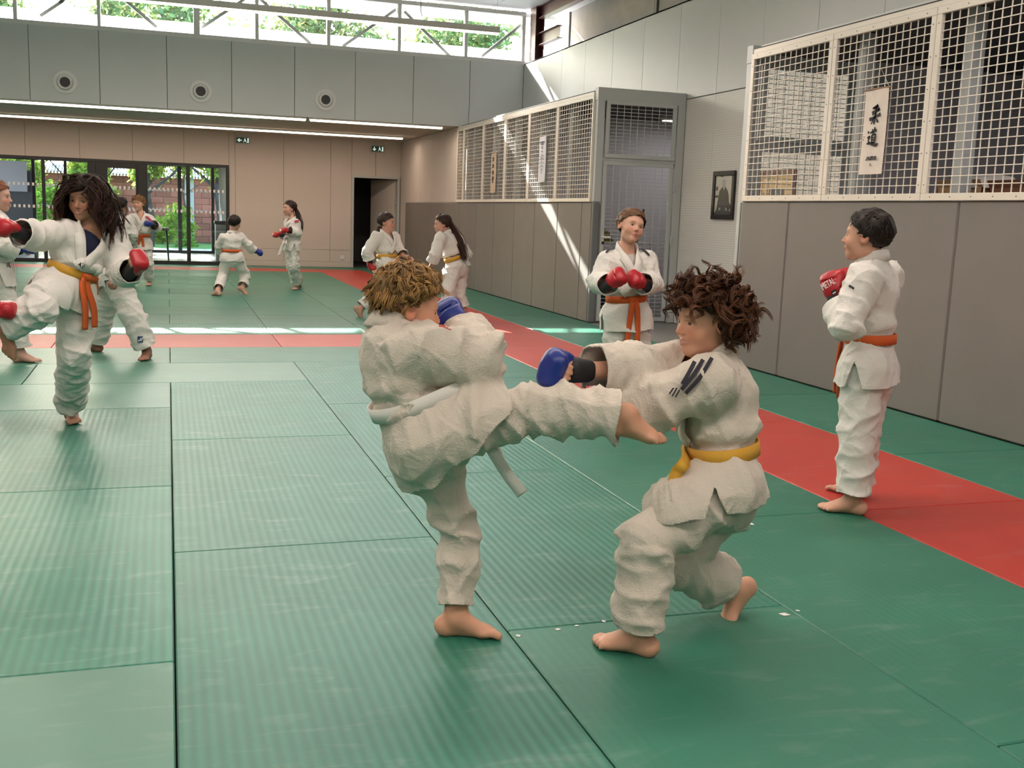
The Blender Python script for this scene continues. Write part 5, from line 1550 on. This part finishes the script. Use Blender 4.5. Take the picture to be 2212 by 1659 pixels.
    if lap:
        for sg, o in ((1, .004), (-1, .009)):
            P = np.array([f3(0, -.055, .030), f3(sg * .035, -.045, .030), f3(sg * .056, -.005, .022), f3(sg * max(.052, vwd), .045, -.015), f3(sg * vwd * .57, .10, -vd * .5), f3(0, .14, -vd * .97),
                          wst + Xw * (-sg * .055) * s + Fw * .15 * s + U * .065 * s, wst + Xw * (-sg * .085) * s + Fw * .13 * s + U * .028 * s])
            C = catmull(P, 6)
            m = (C - nk) @ U < -.02
            C2 = C.copy(); C2[m] = onto(C[m], o)
            w = np.clip(((C - nk) @ U + .02) / -.05, 0, 1)[:, None]
            C = C * (1 - w) + C2 * w
            for _ in range(2): C[1:-1] = (C[:-2] + 2 * C[1:-1] + C[2:]) / 4
            nn = tors.grad(C)
            axis = nrm(h - nk); rad = C - nk; rad -= np.outer(rad @ axis, axis); rad = nrm_rows(rad)
            nn = nrm_rows(nn * w + rad * (1 - w))
            V, F_ = ribbon(C, nn, .026 * s, .010)
            obj('collar_band', np_mesh('collar_band', V, F_, False), gi, jk)
    if tee is not None:
        S = Shape().add(ECap(wst, chest, Xw, (.104 * s, .084 * s), (.13 * s, .094 * s)), Cap(nk - U * .015, chest, .056 * s, .088 * s, .03))
        V, Q = S.mesh(vx)
        q = (V - nk); sf = .046 * s - np.sqrt((q @ Xc) ** 2 + (q @ Fc - .012) ** 2) - np.maximum(0, -(q @ U) - .035) * 3
        V, T = clip_mesh(V, tris(Q), sf)
        child_at(obj('undershirt', np_mesh('undershirt', V, T), tee), root)
    # ---- belt
    if belt:
        n = 40
        bc = wst.copy()
        pts = []
        for i in range(n):
            a = 2 * math.pi * i / n
            dv = Xb * math.cos(a) + Fb * math.sin(a)
            rr = np.linspace(.30, .04, 120)
            d = tors.ev(bc + rr[:, None] * dv)
            k = np.argmax(d < 0) if (d < 0).any() else 60
            pts.append(bc + dv * (rr[k] + .003))
        C = np.array(pts)
        for _ in range(3): C = (np.roll(C, 1, 0) + 2 * C + np.roll(C, -1, 0)) / 4
        nn = nrm_rows(C - bc)
        V, F_ = ribbon(C + nn * .004, nn, .022 * s, .006, True)
        bo = obj('belt', np_mesh('belt', V, F_, False), BELTS[belt]); child_at(bo, root)
        if belt2:
            V, F_ = ribbon(C[8:24] + nn[8:24] * .006, nn[8:24], .016 * s, .008)
            obj('belt_layer', np_mesh('belt_layer', V, F_, False), BELTS[belt2], bo)
        if tails:
            kp = C[n // 4] + nn[n // 4] * .010 if knot is None else knot
            fr = nn[n // 4]
            kn_ = Shape().add(Ell(kp, np.stack([X, fr, U], 1), np.array([.026, .016, .022]) * s, .01), Cap(kp - X * .02, kp + X * .02 + U * .006, .012, .014, .008))
            V, Q = kn_.mesh(.004)
            bm2 = BELTS[belt2 or belt]
            obj('belt_knot', np_mesh('belt_knot', V, Q), bm2, bo)
            for sg, ln in ((-1, .26), (1, .29)):
                tl = tails if isinstance(tails, (list, tuple)) else None
                e = (tl[0 if sg < 0 else 1] if tl else None)
                if e is None:
                    P = [kp + X * sg * .006, kp + X * sg * .018 * s + fr * .012 - U * .05, kp + X * sg * .03 * s + fr * .015 - np.array([0, 0, ln * .6]), kp + X * sg * .035 * s + fr * .012 - np.array([0, 0, ln])]
                    P = [np.asarray(p) for p in P]
                else:
                    e = [PX(a[0], a[1], y0 + a[2]) for a in e]; P = [kp] + e
                C2 = catmull(P, 6)
                nn2 = np.repeat(fr[None], len(C2), 0)
                if tl: nn2 = np.repeat(nrm(-FWD)[None], len(C2), 0)
                V, F_ = ribbon(C2, nn2, .018 * s, .006)
                obj('belt_tail', np_mesh('belt_tail', V, F_, False), bm2, bo)
    # ---- gloves
    glv = {}; gob = {}
    for q in 'LR':
        gc = (gloves or {}).get(q)
        if not gc: continue
        w = j['wr' + q]; Rh = j['Rh' + q]; t, f, pn = Rh[:, 0], Rh[:, 1], Rh[:, 2]
        gs = s * hand_s
        S = Shape().add(Ell(w + (.062 * f - .014 * pn) * gs, Rh, np.array([.050, .062, .030]) * gs, .015), Cap(w + (.098 * f - .030 * t + .0 * pn) * gs, w + (.098 * f + .032 * t + .0 * pn) * gs, .031 * gs, .033 * gs, .02),
                        Cap(w + (.098 * f - .028 * t + .025 * pn) * gs, w + (.098 * f + .028 * t + .025 * pn) * gs, .026 * gs, .027 * gs, .02),
                        Cap(w + (.034 * f + .036 * t) * gs, w + (.07 * f + .044 * t + .02 * pn) * gs, .017 * gs, .017 * gs, .012),
                        Ell(w + (.048 * f + .034 * pn) * gs, Rh, np.array([.036, .034, .022]) * gs, .008, True),
                        Cap(w + (.085 * f - .06 * t - .036 * pn) * gs, w + (.085 * f + .06 * t - .036 * pn) * gs, .004, .004, .006, True))
        V, Q = S.mesh(max(.004, res * .8))
        glv[q] = S
        go = obj('boxing_mitt', np_mesh('boxing_mitt', V, Q), M_red_g if gc == 'red' else M_blue_g); child_at(go, root)
        S = Shape().add(ECap(w - f * .035 * gs, w + f * .018 * gs, t, (.034 * gs, .030 * gs), (.040 * gs, .034 * gs), .01))
        V, Q = S.mesh(max(.004, res * .8))
        obj('wrist_strap', np_mesh('wrist_strap', V, Q), M_strap, go); gob[q] = go
    # ---- hair
    if hair:
        hh = dict(hair); parts = []
        fr_, np_, base = hh.pop('front', .045), hh.pop('nape', -.06), hh.pop('base', (.1, .05, .02))
        capt = hh.pop('cap', .008); tie = hh.pop('tie', None); more = hh.pop('more', [])
        parts.append(hair_cap(h, H, s, capt, fr_, np_, max(.005, res * .9), base, rg, side=hh.get('side', 0.0)))
        parts.append(locks(h, H, s, rg, front=fr_, nape=np_, base=base, **hh))
        for m2 in more:
            m2 = dict(m2); parts.append(locks(h, H, s, rg, **{'front': fr_, 'nape': np_, 'base': base, **m2}))
        if tie:
            a0 = h + H @ (np.array(tie['at']) * s)
            path = np.array([a0] + [PX(p[0], p[1], y0 + p[2]) for p in tie['path']])
            C = catmull(path, 5); N = tie.get('n', 60)
            off = rg.normal(size=(N, 3)) * tie.get('w', .014)
            sh_ = np.sin(np.linspace(.25, 2.6, len(C))) + .15
            CC = C[None] + off[:, None] * sh_[None, :, None]
            parts.append(tube_bundle(CC, rg, .006, base, .3, 1.15, .6))
        child_at(obj('hair', join_parts(parts), M_hair), root)
    BONES[label] = {k: round(float(np.linalg.norm(j[a] - j[b])), 3) for k, a, b in [(n + q, a + q, b + q) for q in 'LR' for n, a, b in (('uarm', 'sh', 'el'), ('farm', 'el', 'wr'), ('thigh', 'hip', 'kn'), ('shank', 'kn', 'an'))] + [('shw', 'shL', 'shR'), ('hipw', 'hipL', 'hipR')]}
    BONES[label]['torso'] = round(float(TL), 3)
    fig = Fig(); fig.__dict__.update(root=root, j=j, K=K, U=U, X=X, Fr=Fr, Xc=Xc, Fc=Fc, nk=nk, wst=wst, pel=pel, s=s, h=h, H=H, T=T_, G=glv, part=dict(K=jk, T=tr, L=gob.get('L'), R=gob.get('R')))
    return fig
def patch(fig, P, half, m, name, shp=None, off=.006, n=10, part='K'):
    """strip of trim laid on the jacket along the points P"""
    S = fig.K if part == 'K' else fig.T
    C = S.snap(catmull(P, max(2, n // (len(P) - 1))), off)
    V, F_ = ribbon(C, S.grad(C), half, .003)
    o = obj(name, np_mesh(name, V, F_, False), m, fig.part[part])
    return o

def decal(fig, S, P2, F_, m, name, off=.0025):
    """lay a flat shape, given in photo pixels, on the figure's surface S (first hit of the sight line)"""
    P2 = np.asarray(P2, float)
    d = FWD + ((P2[:, 0] - IW / 2) / F_PX)[:, None] * RGT - ((P2[:, 1] - IH / 2) / F_PX)[:, None] * UPV
    d = nrm_rows(d); o = np.array([0, 0, CAM_H])
    t = np.full(len(P2), max(.5, np.linalg.norm(fig.pel - o) - 1.0))
    for _ in range(60):
        t = t + np.clip(S.ev(o + d * t[:, None]) - off, -.05, .08) * .8
    V = o + d * t[:, None]
    n = len(V)
    me = bpy.data.meshes.new(name)
    me.from_pydata(V.tolist(), [], [tuple(int(i) for i in f) for f in F_]); me.update()
    ob = obj(name, me, m, fig.part['K' if S is fig.K else 'T' if S is fig.T else 'L' if S is fig.G.get('L') else 'R'])
    md = ob.modifiers.new('thickness', 'SOLIDIFY'); md.thickness = .0015; md.offset = 1
    return ob
def strip2d(pts, w, m=8):
    """pixel strip of width w along pts: vertices and quads"""
    C = catmull(np.array([(p[0], p[1], 0) for p in pts]), m)[:, :2]
    T = np.gradient(C, axis=0); T /= np.linalg.norm(T, axis=1)[:, None]
    Nn = np.stack([-T[:, 1], T[:, 0]], 1) * w / 2
    V = np.stack([C - Nn, C, C + Nn], 1).reshape(-1, 2)
    F_ = []
    for i in range(len(C) - 1):
        for k in range(2): F_.append((i * 3 + k, i * 3 + k + 1, i * 3 + 3 + k + 1, i * 3 + 3 + k))
    return V, F_
def text2d(body, p0, p1, hgt):
    """lettering as pixel polygons running from p0 to p1"""
    cu = bpy.data.curves.new('lettering', 'FONT'); cu.body = body; cu.resolution_u = 2
    ob = bpy.data.objects.new('lettering', cu); COL.objects.link(ob)
    dg = bpy.context.evaluated_depsgraph_get(); me = bpy.data.meshes.new_from_object(ob.evaluated_get(dg))
    V = np.array([v.co[:2] for v in me.vertices]); F_ = [tuple(p.vertices) for p in me.polygons]
    bpy.data.objects.remove(ob); bpy.data.curves.remove(cu); bpy.data.meshes.remove(me)
    V -= V.min(0); V /= V.max(0)
    p0, p1 = np.array(p0, float), np.array(p1, float); e = nrm(p1 - p0); n = np.array([e[1], -e[0]])
    return p0 + V[:, :1] * (p1 - p0) + V[:, 1:] * hgt * n, F_
# ------------------------------------------------------------------ the children
BLOND = dict(base=(.28, .158, .058), N=210, M=9, spread=.0085, fine=.0023, length=.056, r0=.01, wave=.011, wave_n=.9, lift=.15, grav=.03, jitter=.2, vol=.011, front=.066, nape=.004, cap=.012, steps=9, var=.5, tip=1.45, whorl=(0, -.85, .55),
             more=[dict(N=80, M=9, spread=.007, length=.045, wave=.012, wave_n=1.0, lift=.28, jitter=.3, vol=.017, steps=10, var=.55, tip=1.5, nape=.035, whorl=(0, -.85, .55)),
                   dict(N=110, M=6, spread=.006, length=.032, lift=.03, jitter=.3, vol=.004, steps=6, var=.35, tip=1.0, nape=-.07, base=(.17, .085, .028))])
CURLY = dict(base=(.070, .024, .009), N=200, M=10, spread=.0095, fine=.0023, side=.022, length=.085, curl=.013, curl_n=1.1, lift=.45, grav=.17, jitter=.45, vol=.019, front=.066, nape=-.060, cap=.016, steps=10, var=.5, tip=1.5, sway=(.03, 0, 0),
             more=[dict(N=100, M=9, spread=.008, length=.065, curl=.014, curl_n=1.2, lift=.8, grav=.06, jitter=.8, vol=.024, steps=10, var=.55, tip=1.7, sway=(.05, 0, 0))])
LONGD = dict(base=(.024, .009, .005), N=200, M=8, spread=.012, fine=.0028, length=.285, wave=.014, wave_n=1.8, lift=.42, grav=.38, jitter=.35, vol=.022, front=.052, nape=-.078, cap=.018, steps=13, var=.5, tip=1.8, part=.10, face=True,
             more=[dict(N=80, M=6, spread=.009, fine=.0025, length=.25, wave=.022, wave_n=2.1, lift=.55, grav=.3, jitter=.5, vol=.024, steps=13, var=.5, tip=2.1, part=.10, face=True)])
SHORTD = dict(base=(.016, .009, .007), N=480, length=.034, r0=.0060, lift=.08, jitter=.35, vol=.009, front=.060, nape=-.056, cap=.014, steps=7, var=.4, tip=1.2, flat=.35, whorl=(0, -.75, .65))
def tied(base, **k): return dict(dict(base=base, N=420, length=.055, r0=.0065, lift=.0, jitter=.05, vol=.005, side=.016, front=.060, nape=-.072, cap=.012, steps=7, var=.3, tip=1.0, back=(0, -1, -.15), flat=.35), **k)

# 1 kicking boy with blond curls
P1 = person(3.0, dict(neck=(845, 706, .02), wst=(872, 868, .0), shR=(900, 757, -.09), shL=(862, 745, .13), elR=(1030, 776, -.10), wrR=(1000, 722, .09), haR=(958, 676, .15), elL=(960, 795, .16), wrL=(985, 785, .02), haL=(1000, 765, 0),
    hipR=(930, 950, -.07), hipL=(925, 962, .07), knR=(1140, 882, -.15), anR=(1352, 895, -.27), toeR=(1452, 918, -.30), knL=(992, 1145, .05), anL=(985, 1328), toeL=(1078, 1362)),
    (882, 662, .02), (1, .0, -.2), (.18, 0, 1), 'blond curly-haired child in white belt kicking one leg out sideways', s=1.0, res=.0050, belt='white', gloves=dict(R='blue'), hair=BLOND, skin=(.60, .31, .20), seed=3, flat='L',
    rs=.085, rc=.088, rt=.092, rk=.082, ra=.085, cutL=.86, cutR=.93, cufR=.8, hem=.19, hemdir=(.76, 0, -.65), skdir=(.58, 0, -.8), thc=.040, legr=dict(L=(.088, .066, .062), R=(.088, .080, .078)), gi=M_gi_dk, palmR=(.3, .6, -.6), foldamp=.0135, toeupR=(-.2, 0, 1),
    tails=[[(1040, 930, -.05), (1065, 975, -.08), (1100, 1030, -.1), (1128, 1066, -.1)], [(1040, 935, .05), (1060, 960, .06), (1075, 985, .06)]], slit=False, waist=.27)
decal(P1, P1.K, *strip2d([(948, 704), (960, 706), (974, 711)], 5), mat('red_badge', (.40, .05, .04), .8), 'shoulder_badge', off=.006)
# 2 curly brown-haired boy, yellow belt
P2 = person(2.85, dict(neck=(1548, 774, .04), shL=(1538, 826, -.08), shR=(1490, 790, .20), elL=(1420, 868, .0), wrL=(1318, 888, .08), haL=(1270, 892, .10), elR=(1372, 800, .10), wrR=(1248, 800, .05), haR=(1192, 794, .02),
    hipL=(1562, 1052, -.07), hipR=(1572, 1050, .08), knL=(1398, 1168, -.10), anL=(1378, 1366), toeL=(1282, 1380), knR=(1455, 1212, .06), anR=(1586, 1270, .12), toeR=(1540, 1332, .10)),
    (1526, 690, .03), (-1, -.06, -.10), (-.02, 0, 1), 'brown curly-haired child in yellow belt with striped shoulder blocking the kick', s=1.03, res=.0050, belt='yellow', gloves=dict(R='blue', L='blue'), hair=CURLY, skin=(.62, .33, .22), seed=5, flat='L',
    rs=.082, rc=.085, rt=.092, rk=.083, ra=.076, cutL=.93, cutR=.82, cufR=.72, cufL=.72, hem=.16, gi=M_gi_dk, palmR=(0, -1, -.3), smile=1.0, foldamp=.0105, toeupR=(-1, 0, .4), waist=.30,
    tails=[[(1478, 1000, -.1), (1462, 1020, -.1), (1455, 1045, -.1)], [(1482, 1000, -.06), (1470, 1015, -.06), (1462, 1030, -.06)]])
for st_ in ([(1501, 781), (1488, 806), (1474, 830)], [(1519, 777), (1499, 809), (1472, 842)], [(1538, 773), (1512, 815), (1481, 850)]):
    decal(P2, P2.K, *strip2d(st_, 8.5), M_blackcloth, 'shoulder_stripe', off=.012)
for st_, w_ in (([(1446, 851), (1451, 844), (1455, 838)], 3), ([(1452, 856), (1458, 846), (1462, 838)], 3), ([(1459, 858), (1465, 848), (1468, 842)], 3)):
    decal(P2, P2.K, *strip2d(st_, w_), M_blackcloth, 'shoulder_logo', off=.012)
# 3 girl watching, orange belt
P3 = person(6.15, dict(neck=(1352, 541), shR=(1313, 566), shL=(1397, 565), elR=(1292, 610, -.05), wrR=(1312, 614, -.20), haR=(1336, 596, -.25), elL=(1410, 611, -.05), wrL=(1390, 613, -.20), haL=(1364, 596, -.25),
    hipR=(1332, 682), hipL=(1374, 682), knR=(1330, 782, -.02), knL=(1380, 782, -.02), anR=(1326, 876), anL=(1386, 876), toeR=(1322, 902), toeL=(1392, 902)),
    (1363, 490, -.02), (.06, -1, .10), (.26, 0, 1), 'child in orange belt and red mitts standing by the mesh door', s=1.0, res=.0066, belt='orange', gloves=dict(L='red', R='red'), hair=tied((.15, .07, .03), tie=dict(at=(0, -.10, .01), path=[(1360, 505, .12), (1362, 535, .12)])),
    skin=(.62, .35, .25), seed=8, rs=.066, rc=.075, rt=.082, rk=.075, ra=.075, hem=.20, palmR=(.6, .5, -.6), palmL=(-.6, .5, -.6), tee=mat('grey_tee', (.5, .47, .44), .9), smile=.5, iris=(.03, .03, .03), waist=.27, cufL=.98, cufR=.98)
for sg in (0, 1):
    decal(P3, P3.K, *strip2d([(1381, 535), (1392, 541), (1403, 552)] if sg else [(1322, 536), (1316, 539), (1309, 545)], 3.5), M_blackcloth, 'shoulder_stripe', off=.010)
# 4 boy by the wall, orange belt, red mitts
P4 = person(4.05, dict(neck=(1888, 566, .02), shL=(1868, 604, -.09), shR=(1918, 598, .11), elL=(1826, 704, -.14), wrL=(1806, 648, .0), haL=(1800, 598, .04), elR=(1858, 690, .18), wrR=(1834, 640, .22), haR=(1816, 596, .22),
    hipL=(1864, 800, -.06), hipR=(1886, 800, .07), knL=(1852, 930, -.07), anL=(1842, 1078), toeL=(1768, 1092), knR=(1866, 925, .08), anR=(1850, 1042), toeR=(1792, 1048)),
    (1872, 510, .02), (-.60, .66, .02), (.03, 0, 1), 'short dark-haired child in orange belt and red mitts by the grey wall pads', s=1.04, res=.0055, belt='orange', gloves=dict(L='red', R='red'), hair=SHORTD, skin=(.60, .33, .23), seed=12,
    rs=.070, rc=.074, rt=.088, rk=.082, ra=.080, cutL=.91, cutR=.91, hem=.205, palmL=(.8, .3, 0), palmR=(.5, -.8, 0), waist=.30, cufL=.70, cufR=.75, tails=True)
M_letter = mat('white_lettering', (.75, .72, .70), .6)
decal(P4, P4.G['L'], *text2d('METAL', (1779, 627), (1806, 611), 14), M_letter, 'mitt_lettering', off=.003)
decal(P4, P4.G['L'], *strip2d([(1797, 634), (1802, 631), (1807, 628)], 9), M_strap, 'mitt_label', off=.002)
decal(P4, P4.G['L'], *strip2d([(1799, 634.5), (1802, 632.5), (1805.5, 630.5)], 3), M_letter, 'mitt_label_print', off=.004)
decal(P4, P4.K, *strip2d([(1834, 617), (1839, 620), (1845, 624)], 5), M_blackcloth, 'sleeve_label', off=.012)
# 5 long-haired girl kicking
P5 = person(6.25, dict(neck=(194, 494, .02), shR=(140, 506, -.03), shL=(245, 518, .06), elR=(78, 510, -.16), wrR=(40, 502, -.28), haR=(10, 490, -.34), elL=(268, 590, -.02), wrL=(284, 584, -.22), haL=(302, 562, -.28),
    hipR=(120, 622, -.05), hipL=(160, 632, .04), knR=(88, 664, -.27), anR=(10, 712, -.22), toeR=(6, 762, -.26), knL=(160, 762, -.03), anL=(152, 884), toeL=(190, 934)),
    (184, 430, .0), (-.40, -.90, -.16), (.08, 0, 1), 'child with long dark wavy hair raising a knee in orange and yellow belts', s=1.04, res=.0055, belt='yellow', belt2='orange', gloves=dict(L='red', R='red'), hair=LONGD, skin=(.44, .22, .14), seed=15, flat='L',
    rs=.076, rc=.066, rt=.092, rk=.090, ra=.084, cutL=.88, cutR=.90, cufR=.97, cufL=.97, hem=.19, palmR=(0, .3, -1), palmL=(-.8, .3, -.5), tee=M_navy, smile=1.0, foldamp=.0105, toeupR=(-.5, -1, .3), waist=.30, vd=.21, vwd=.072)
# 6 red-haired girl at the edge
P6 = person(9.2, dict(neck=(-12, 460), shR=(-10, 482, -.13), shL=(-10, 480, .13), elR=(6, 532, -.18), wrR=(36, 542, -.12), haR=(58, 536, -.10), elL=(12, 520, .15), wrL=(38, 516, .15), haL=(55, 512, .15),
    hipR=(-8, 600, -.07), hipL=(-12, 600, .07), knR=(24, 688, -.08), anR=(44, 763), toeR=(88, 778), knL=(-32, 690, .05), anL=(-50, 752), toeL=(-10, 760)),
    (-6, 424, 0), (1, -.12, -.05), (0, 0, 1), 'red-haired child in blue mitts facing the child with dark wavy hair', s=1.08, res=.0078, belt='white', gloves=dict(R='blue', L='blue'), hair=tied((.22, .075, .03)), skin=(.62, .36, .28), seed=21, rs=.07, rc=.08, palmR=(0, 0, -1), rk=.085, ra=.085)
# 7 partner behind
P7 = person(9.4, dict(neck=(238, 482), shL=(246, 508, -.14), shR=(228, 506, .14), elL=(262, 560, -.16), wrL=(250, 600, -.28), haL=(240, 612, -.32), elR=(200, 552, .2), wrR=(170, 542, .2), haR=(150, 535, .2),
    hipL=(250, 604, -.07), hipR=(244, 602, .07), knR=(222, 672, .22), anR=(208, 742), toeR=(190, 752), knL=(288, 686, -.16), anL=(318, 758), toeL=(298, 781)),
    (216, 440, 0), (-1, -.25, -.1), (0, 0, 1), 'striding child with blue trouser badge behind the child with dark wavy hair', s=1.05, res=.0078, belt='orange', hair=SHORTD, skin=(.30, .15, .10), seed=24, rt=.10, rk=.095, ra=.088, rs=.075, hem=.19, cutL=.88, cutR=.90)
decal(P7, P7.T, *strip2d([(297, 733), (303, 733), (309, 733)], 13), M_bluepatch, 'trouser_badge', off=.012)
for a_, b_ in (((299, 737), (301, 734)), ((302, 737), (305, 730)), ((305.5, 737), (308.5, 728.5))):
    decal(P7, P7.T, *strip2d([(a_[0] - .5, a_[1]), ((a_[0] + b_[0]) / 2 - .5, (a_[1] + b_[1]) / 2), (b_[0] - .5, b_[1])], 2.2), M_letter, 'badge_bar', off=.014)
# 8, 9 pair by the glass doors
P8 = person(17.5, dict(neck=(304, 464), shR=(287, 472), shL=(320, 472), elL=(339, 492, -.10), wrL=(331, 486, -.27), haL=(314, 481, -.32), elR=(279, 500), wrR=(276, 520, -.10), haR=(273, 530, -.12),
    hipR=(297, 528), hipL=(313, 528), knL=(320, 570, -.05), anL=(323, 607), toeL=(316, 617), knR=(290, 570), anR=(283, 606), toeR=(277, 616)),
    (299, 440, 0), (-.42, -.9, 0), (-.05, 0, 1), 'fair-haired child in orange belt facing us by the glass doors', s=1.06, res=.0105, belt='orange', gloves=dict(L='blue'), hair=dict(SHORTD, base=(.26, .13, .05), length=.055, front=.068, cap=.014, vol=.010, jitter=.8), skin=(.62, .35, .25), seed=31, smile=.9, rs=.068)
for i in range(3):
    patch(P8, np.array([PX(314 + i * 2.2, 465, 17.38), PX(319 + i * 2.2, 471, 17.38), PX(324 + i * 2.2, 478, 17.38)]), .008, M_redstripe, 'shoulder_stripe', n=6)
P9 = person(17.2, dict(neck=(257, 466), shR=(278, 477, .05), shL=(240, 477, -.02), elR=(288, 506, .06), wrR=(282, 522, .22), haR=(278, 530, .28), elL=(230, 508), wrL=(236, 525, .15), haL=(240, 532, .2),
    hipL=(249, 532), hipR=(267, 532), knL=(246, 575), knR=(270, 575), anL=(244, 612), anR=(272, 612), toeL=(248, 606), toeR=(278, 606)),
    (262, 443, 0), (.55, .83, 0), (0, 0, 1), 'short black-haired child seen from behind before the glass doors', s=1.06, res=.0105, belt='white', hair=dict(SHORTD, base=(.008, .006, .006)), skin=(.36, .19, .13), seed=33, rs=.07)
# 10 boy from behind, orange belt, one blue mitt
P10 = person(16.1, dict(neck=(500, 506), shL=(483, 514, -.02), shR=(519, 512, .05), elL=(473, 531, .04), wrL=(479, 546, .18), haL=(486, 549, .24), elR=(537, 531, .06), wrR=(549, 542, .12), haR=(558, 544, .14),
    hipL=(491, 557), hipR=(510, 557), knL=(482, 594, .06), anL=(470, 629), toeL=(461, 635), knR=(530, 592, .12), anR=(524, 621, -.02), toeR=(542, 633, -.06)),
    (507, 482, 0), (.62, .78, -.1), (.05, 0, 1), 'short dark-haired child in orange belt seen from behind, blue mitt out', s=1.0, res=.0105, belt='orange', gloves=dict(R='blue'), hair=SHORTD, skin=(.60, .34, .25), seed=36, flat='L', tails=False, rs=.066, rt=.088, hem=.15, cutR=.84, palmR=(-.3, .3, -.8))
# 11 girl with ponytail, white belt, red mitts
P11 = person(17.0, dict(neck=(633, 474), shL=(640, 483, -.10), shR=(624, 482, .12), elL=(643, 504, -.13), wrL=(624, 499, -.20), haL=(607, 497, -.24), elR=(622, 506, .08), wrR=(608, 508, -.02), haR=(595, 506, -.06),
    hipL=(633, 527, -.06), hipR=(628, 527, .07), knL=(635, 575, -.06), anL=(641, 616), toeL=(622, 628), knR=(630, 575, .08), anR=(646, 611), toeR=(632, 619)),
    (625, 450, 0), (-.92, -.38, -.02), (0, 0, 1), 'child with long dark ponytail in white belt and red mitts by the beige wall', s=1.06, res=.0105, belt='white', gloves=dict(L='red', R='red'), skin=(.62, .36, .27), seed=39, rs=.066, rt=.088, rk=.085, ra=.084,
    hair=tied((.035, .015, .010), tie=dict(at=(0, -.098, .0), path=[(644, 468, -.05), (648, 485, -.1), (649, 500, -.1)], n=60, w=.02)), tails=[[(613, 522, -.2), (608, 535, -.2), (602, 552, -.2)], [(618, 522, -.2), (616, 530, -.2), (612, 541, -.2)]])
patch(P11, np.array([PX(640, 472, 16.8), PX(641, 476, 16.8), PX(642, 480, 16.8)]), .035, M_redstripe, 'shoulder_badge', n=6)
# 12, 13 two girls by the red mats
P12 = person(12.8, dict(neck=(833, 504), shR=(813, 513, -.08), shL=(851, 514, .09), elR=(793, 545, -.12), wrR=(798, 562, -.10), haR=(803, 580, -.08), elL=(866, 546, .06), wrL=(873, 553, -.06), haL=(884, 555, -.12),
    hipR=(828, 572, -.06), hipL=(846, 573, .06), knR=(812, 630, .02), anR=(779, 668), toeR=(789, 684), knL=(858, 632, -.10), anL=(862, 688), toeL=(880, 696)),
    (836, 481, 0), (.86, -.50, -.04), (.06, 0, 1), 'dark-haired child in yellow belt and red mitt facing the ponytailed child', s=1.04, res=.0092, belt='yellow', gloves=dict(R='red'), skin=(.55, .30, .22), seed=42, rs=.066, rt=.085, fistL=0, tails=False,
    hair=tied((.045, .022, .016), tie=dict(at=(0, -.085, -.05), path=[(820, 500, .05), (816, 508, .05)], n=30, w=.015)), flat='L', palmR=(.5, 0, 0), waist=.30)
P13 = person(12.7, dict(neck=(966, 507), shL=(951, 515, -.10), shR=(988, 518, .10), elL=(940, 550, -.16), wrL=(933, 568, -.12), haL=(928, 584, -.10), elR=(1008, 548, .10), wrR=(990, 566, -.02), haR=(972, 572, -.10),
    hipL=(979, 577, -.06), hipR=(996, 577, .06), knL=(968, 628, -.14), anL=(966, 678), toeL=(944, 690), knR=(990, 632, .02), anR=(1003, 668), toeR=(1008, 690)),
    (955, 484, 0), (-.97, .12, -.10), (-.05, 0, 1), 'child with long brown ponytail in yellow belt leaning forward near the grey pads', s=1.05, res=.0092, belt='yellow', skin=(.58, .33, .25), seed=45, rs=.072, rt=.090, hem=.15, tails=False, flat='L', rk=.085, fistL=0, fistR=0,
    hair=tied((.04, .018, .010), tie=dict(at=(0, -.10, -.005), path=[(983, 505, -.02), (993, 525, -.08), (1001, 548, -.12), (1006, 560, -.14)], n=90, w=.022)))
# 14 child just out of frame whose mitt reaches in
P14 = person(6.1, dict(neck=(-128, 500), shR=(-120, 530, -.12), shL=(-125, 525, .12), elR=(-70, 610, -.12), wrR=(-22, 672, -.14), haR=(14, 668, -.16), elL=(-80, 600, .12), wrL=(-60, 560, .0), haL=(-50, 540, -.02),
    hipR=(-150, 670, -.07), hipL=(-155, 670, .07), knR=(-120, 790, -.06), anR=(-140, 900), toeR=(-90, 920), knL=(-170, 790, .06), anL=(-190, 890), toeL=(-140, 905)),
    (-118, 440, 0), (1, -.05, -.05), (0, 0, 1), 'child at the edge reaching a red mitt toward the raised leg', s=1.05, res=.0105, belt='orange', gloves=dict(R='red', L='red'), hair=SHORTD, skin=(.55, .3, .2), seed=51, palmR=(0, 0, -1))
